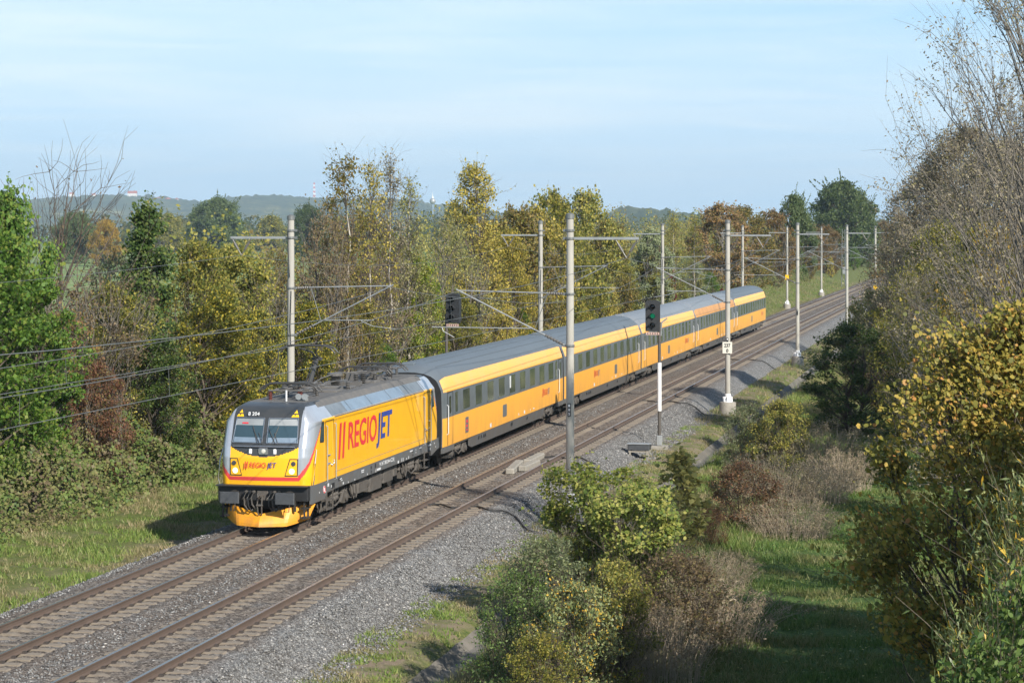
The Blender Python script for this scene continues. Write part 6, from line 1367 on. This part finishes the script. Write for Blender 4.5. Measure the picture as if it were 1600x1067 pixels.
tag(link('hills', hill('hills_far', [900, 940, 970, 1000, 1040, 1090, 1150], [362, 340, 333, 331, 334, 346, 362], 3600, 2900, 4200, 8, 5.0, 6)), kind='structure')
def hz_(X, Y): return CH+(HOR-np.interp(X/6500*F+800, [-100, 60, 150, 210, 260, 330, 430, 500, 570], [316, 316, 309, 308, 313, 320, 309, 314, 316]))/F*6500
for i, (px, py, sc, wall, lab) in enumerate(((207, 307, 1.7, 'hill_white', 'largest white house with a red roof on the far hill top'), (112, 305, 0.9, 'hill_white', 'small red roofed house on the hill, leftmost of all'), (146, 306, 0.8, 'hill_white', 'second small house from the left on the hill'), (247, 313, 1.0, 'hill_white', 'house just right of the largest white one on the hill'), (262, 315, 1.2, 'roof_red', 'all red house in the middle of the hill hamlet'), (276, 314, 1.0, 'hill_white', 'white house right of the all red one'), (290, 321, 1.0, 'hill_white', 'lowest and rightmost house of the hill hamlet'))):
    Y = 6350; X = (px-800)/F*Y; z = ztop(py+3, Y); r = empty('house', (X, Y, z), 0.3*i); tag(r, lab, 'house', 'houses on the far hill')
    mb = MB(); mb.box((0,0,3*sc), (14*sc, 9*sc, 6*sc+6)); wl = mb.build('wall', wall, r)
    mb = MB(); mb.prism([(-5*sc, 6*sc+2.9), (5*sc, 6*sc+2.9), (0, 10*sc+3)], lambda p: (-7.4*sc, p[0], p[1]), lambda p: (7.4*sc, p[0], p[1])); rf = mb.build('roof', 'roof_red', r)
    mb = MB(); mb.box((3*sc, 0, 10*sc+3), (1.2, 1.2, 3)); mb.build('chimney', 'roof_red', rf)
    for k in range(4): mb = MB(); mb.box((-5*sc+k*3.3*sc, -4.55*sc, 4*sc), (1.3*sc, 0.1, 1.8*sc)); mb.build('window', 'black', r)
Y = 6450; X = (491-800)/F*Y; z = ztop(314, Y); r = empty('transmitter_tower', (X, Y, z)); tag(r, 'thin red and white banded transmitter tower on the far hill', 'transmitter tower')
zt_ = 0.0
for k in range(9):
    mb = MB(); w0, w1 = 3.0-0.2*k, 3.0-0.2*(k+1); h = 5.6
    for a, b_ in ((-1,-1),(1,-1),(1,1),(-1,1)): mb.tube([(a*w0, b_*w0, zt_), (a*w1, b_*w1, zt_+h)], 0.75, 5)
    mb.tube([(-w0,-w0,zt_),(w1,-w1,zt_+h)], 0.4, 4); mb.tube([(w0,-w0,zt_),(-w1,-w1,zt_+h)], 0.4, 4)
    if k == 3: mb.lathe((0,0,zt_), [(4.2,0),(4.2,2)], 10, 'z')
    mb.build('tower_section', 'mast_red' if k % 2 == 0 else 'white_paint', r); zt_ += h
Y = 2500; X = (676-800)/F*Y; r = empty('water_tower', (X, Y, -2)); tag(r, 'silver ball shaped water tower on a slim shaft at the horizon', 'water tower')
zc = ztop(314.5, Y)+2
mb = MB(); mb.lathe((0,0,0), [(2.2,0),(1.3,8),(1.2,zc-2.5)], 16, 'z'); mb.build('shaft', 'panel_blue', r, smooth=True)
mb = MB(); mb.lathe((0,0,zc), [(3.3*cos(a), 3.3*sin(a)) for a in np.linspace(-1.5, 1.5, 15)], 24, 'z'); mb.build('tank', 'galvanised', r, smooth=True)
mb = MB(); mb.lathe((0,0,zc+3.2), [(0.9,0),(0.9,1.2),(0.4,1.3),(0.4,4.0),(0.15,4.1),(0.15,6.5)], 12, 'z'); mb.build('top_mast', 'white_paint', r)
# green strip of crop field and haze
hb = MB(); hb.box((0, 7300, 170), (30000, 15600, 360)); hz = hb.build('haze', 'yellow'); hz.data.materials.clear()
m = bpy.data.materials.new('haze'); m.use_nodes = True; t = m.node_tree; t.nodes.clear(); o = t.nodes.new('ShaderNodeOutputMaterial'); v = t.nodes.new('ShaderNodeVolumePrincipled')
v.inputs['Color'].default_value = (0.62, 0.82, 1.0, 1); v.inputs['Density'].default_value = 0.00010; v.inputs['Anisotropy'].default_value = 0.0
t.links.new(v.outputs['Volume'], o.inputs['Volume']); hz.data.materials.append(m); hz['kind'] = 'stuff'; hz['label'] = 'thin blue haze filling the far distance'
hz.visible_shadow = True
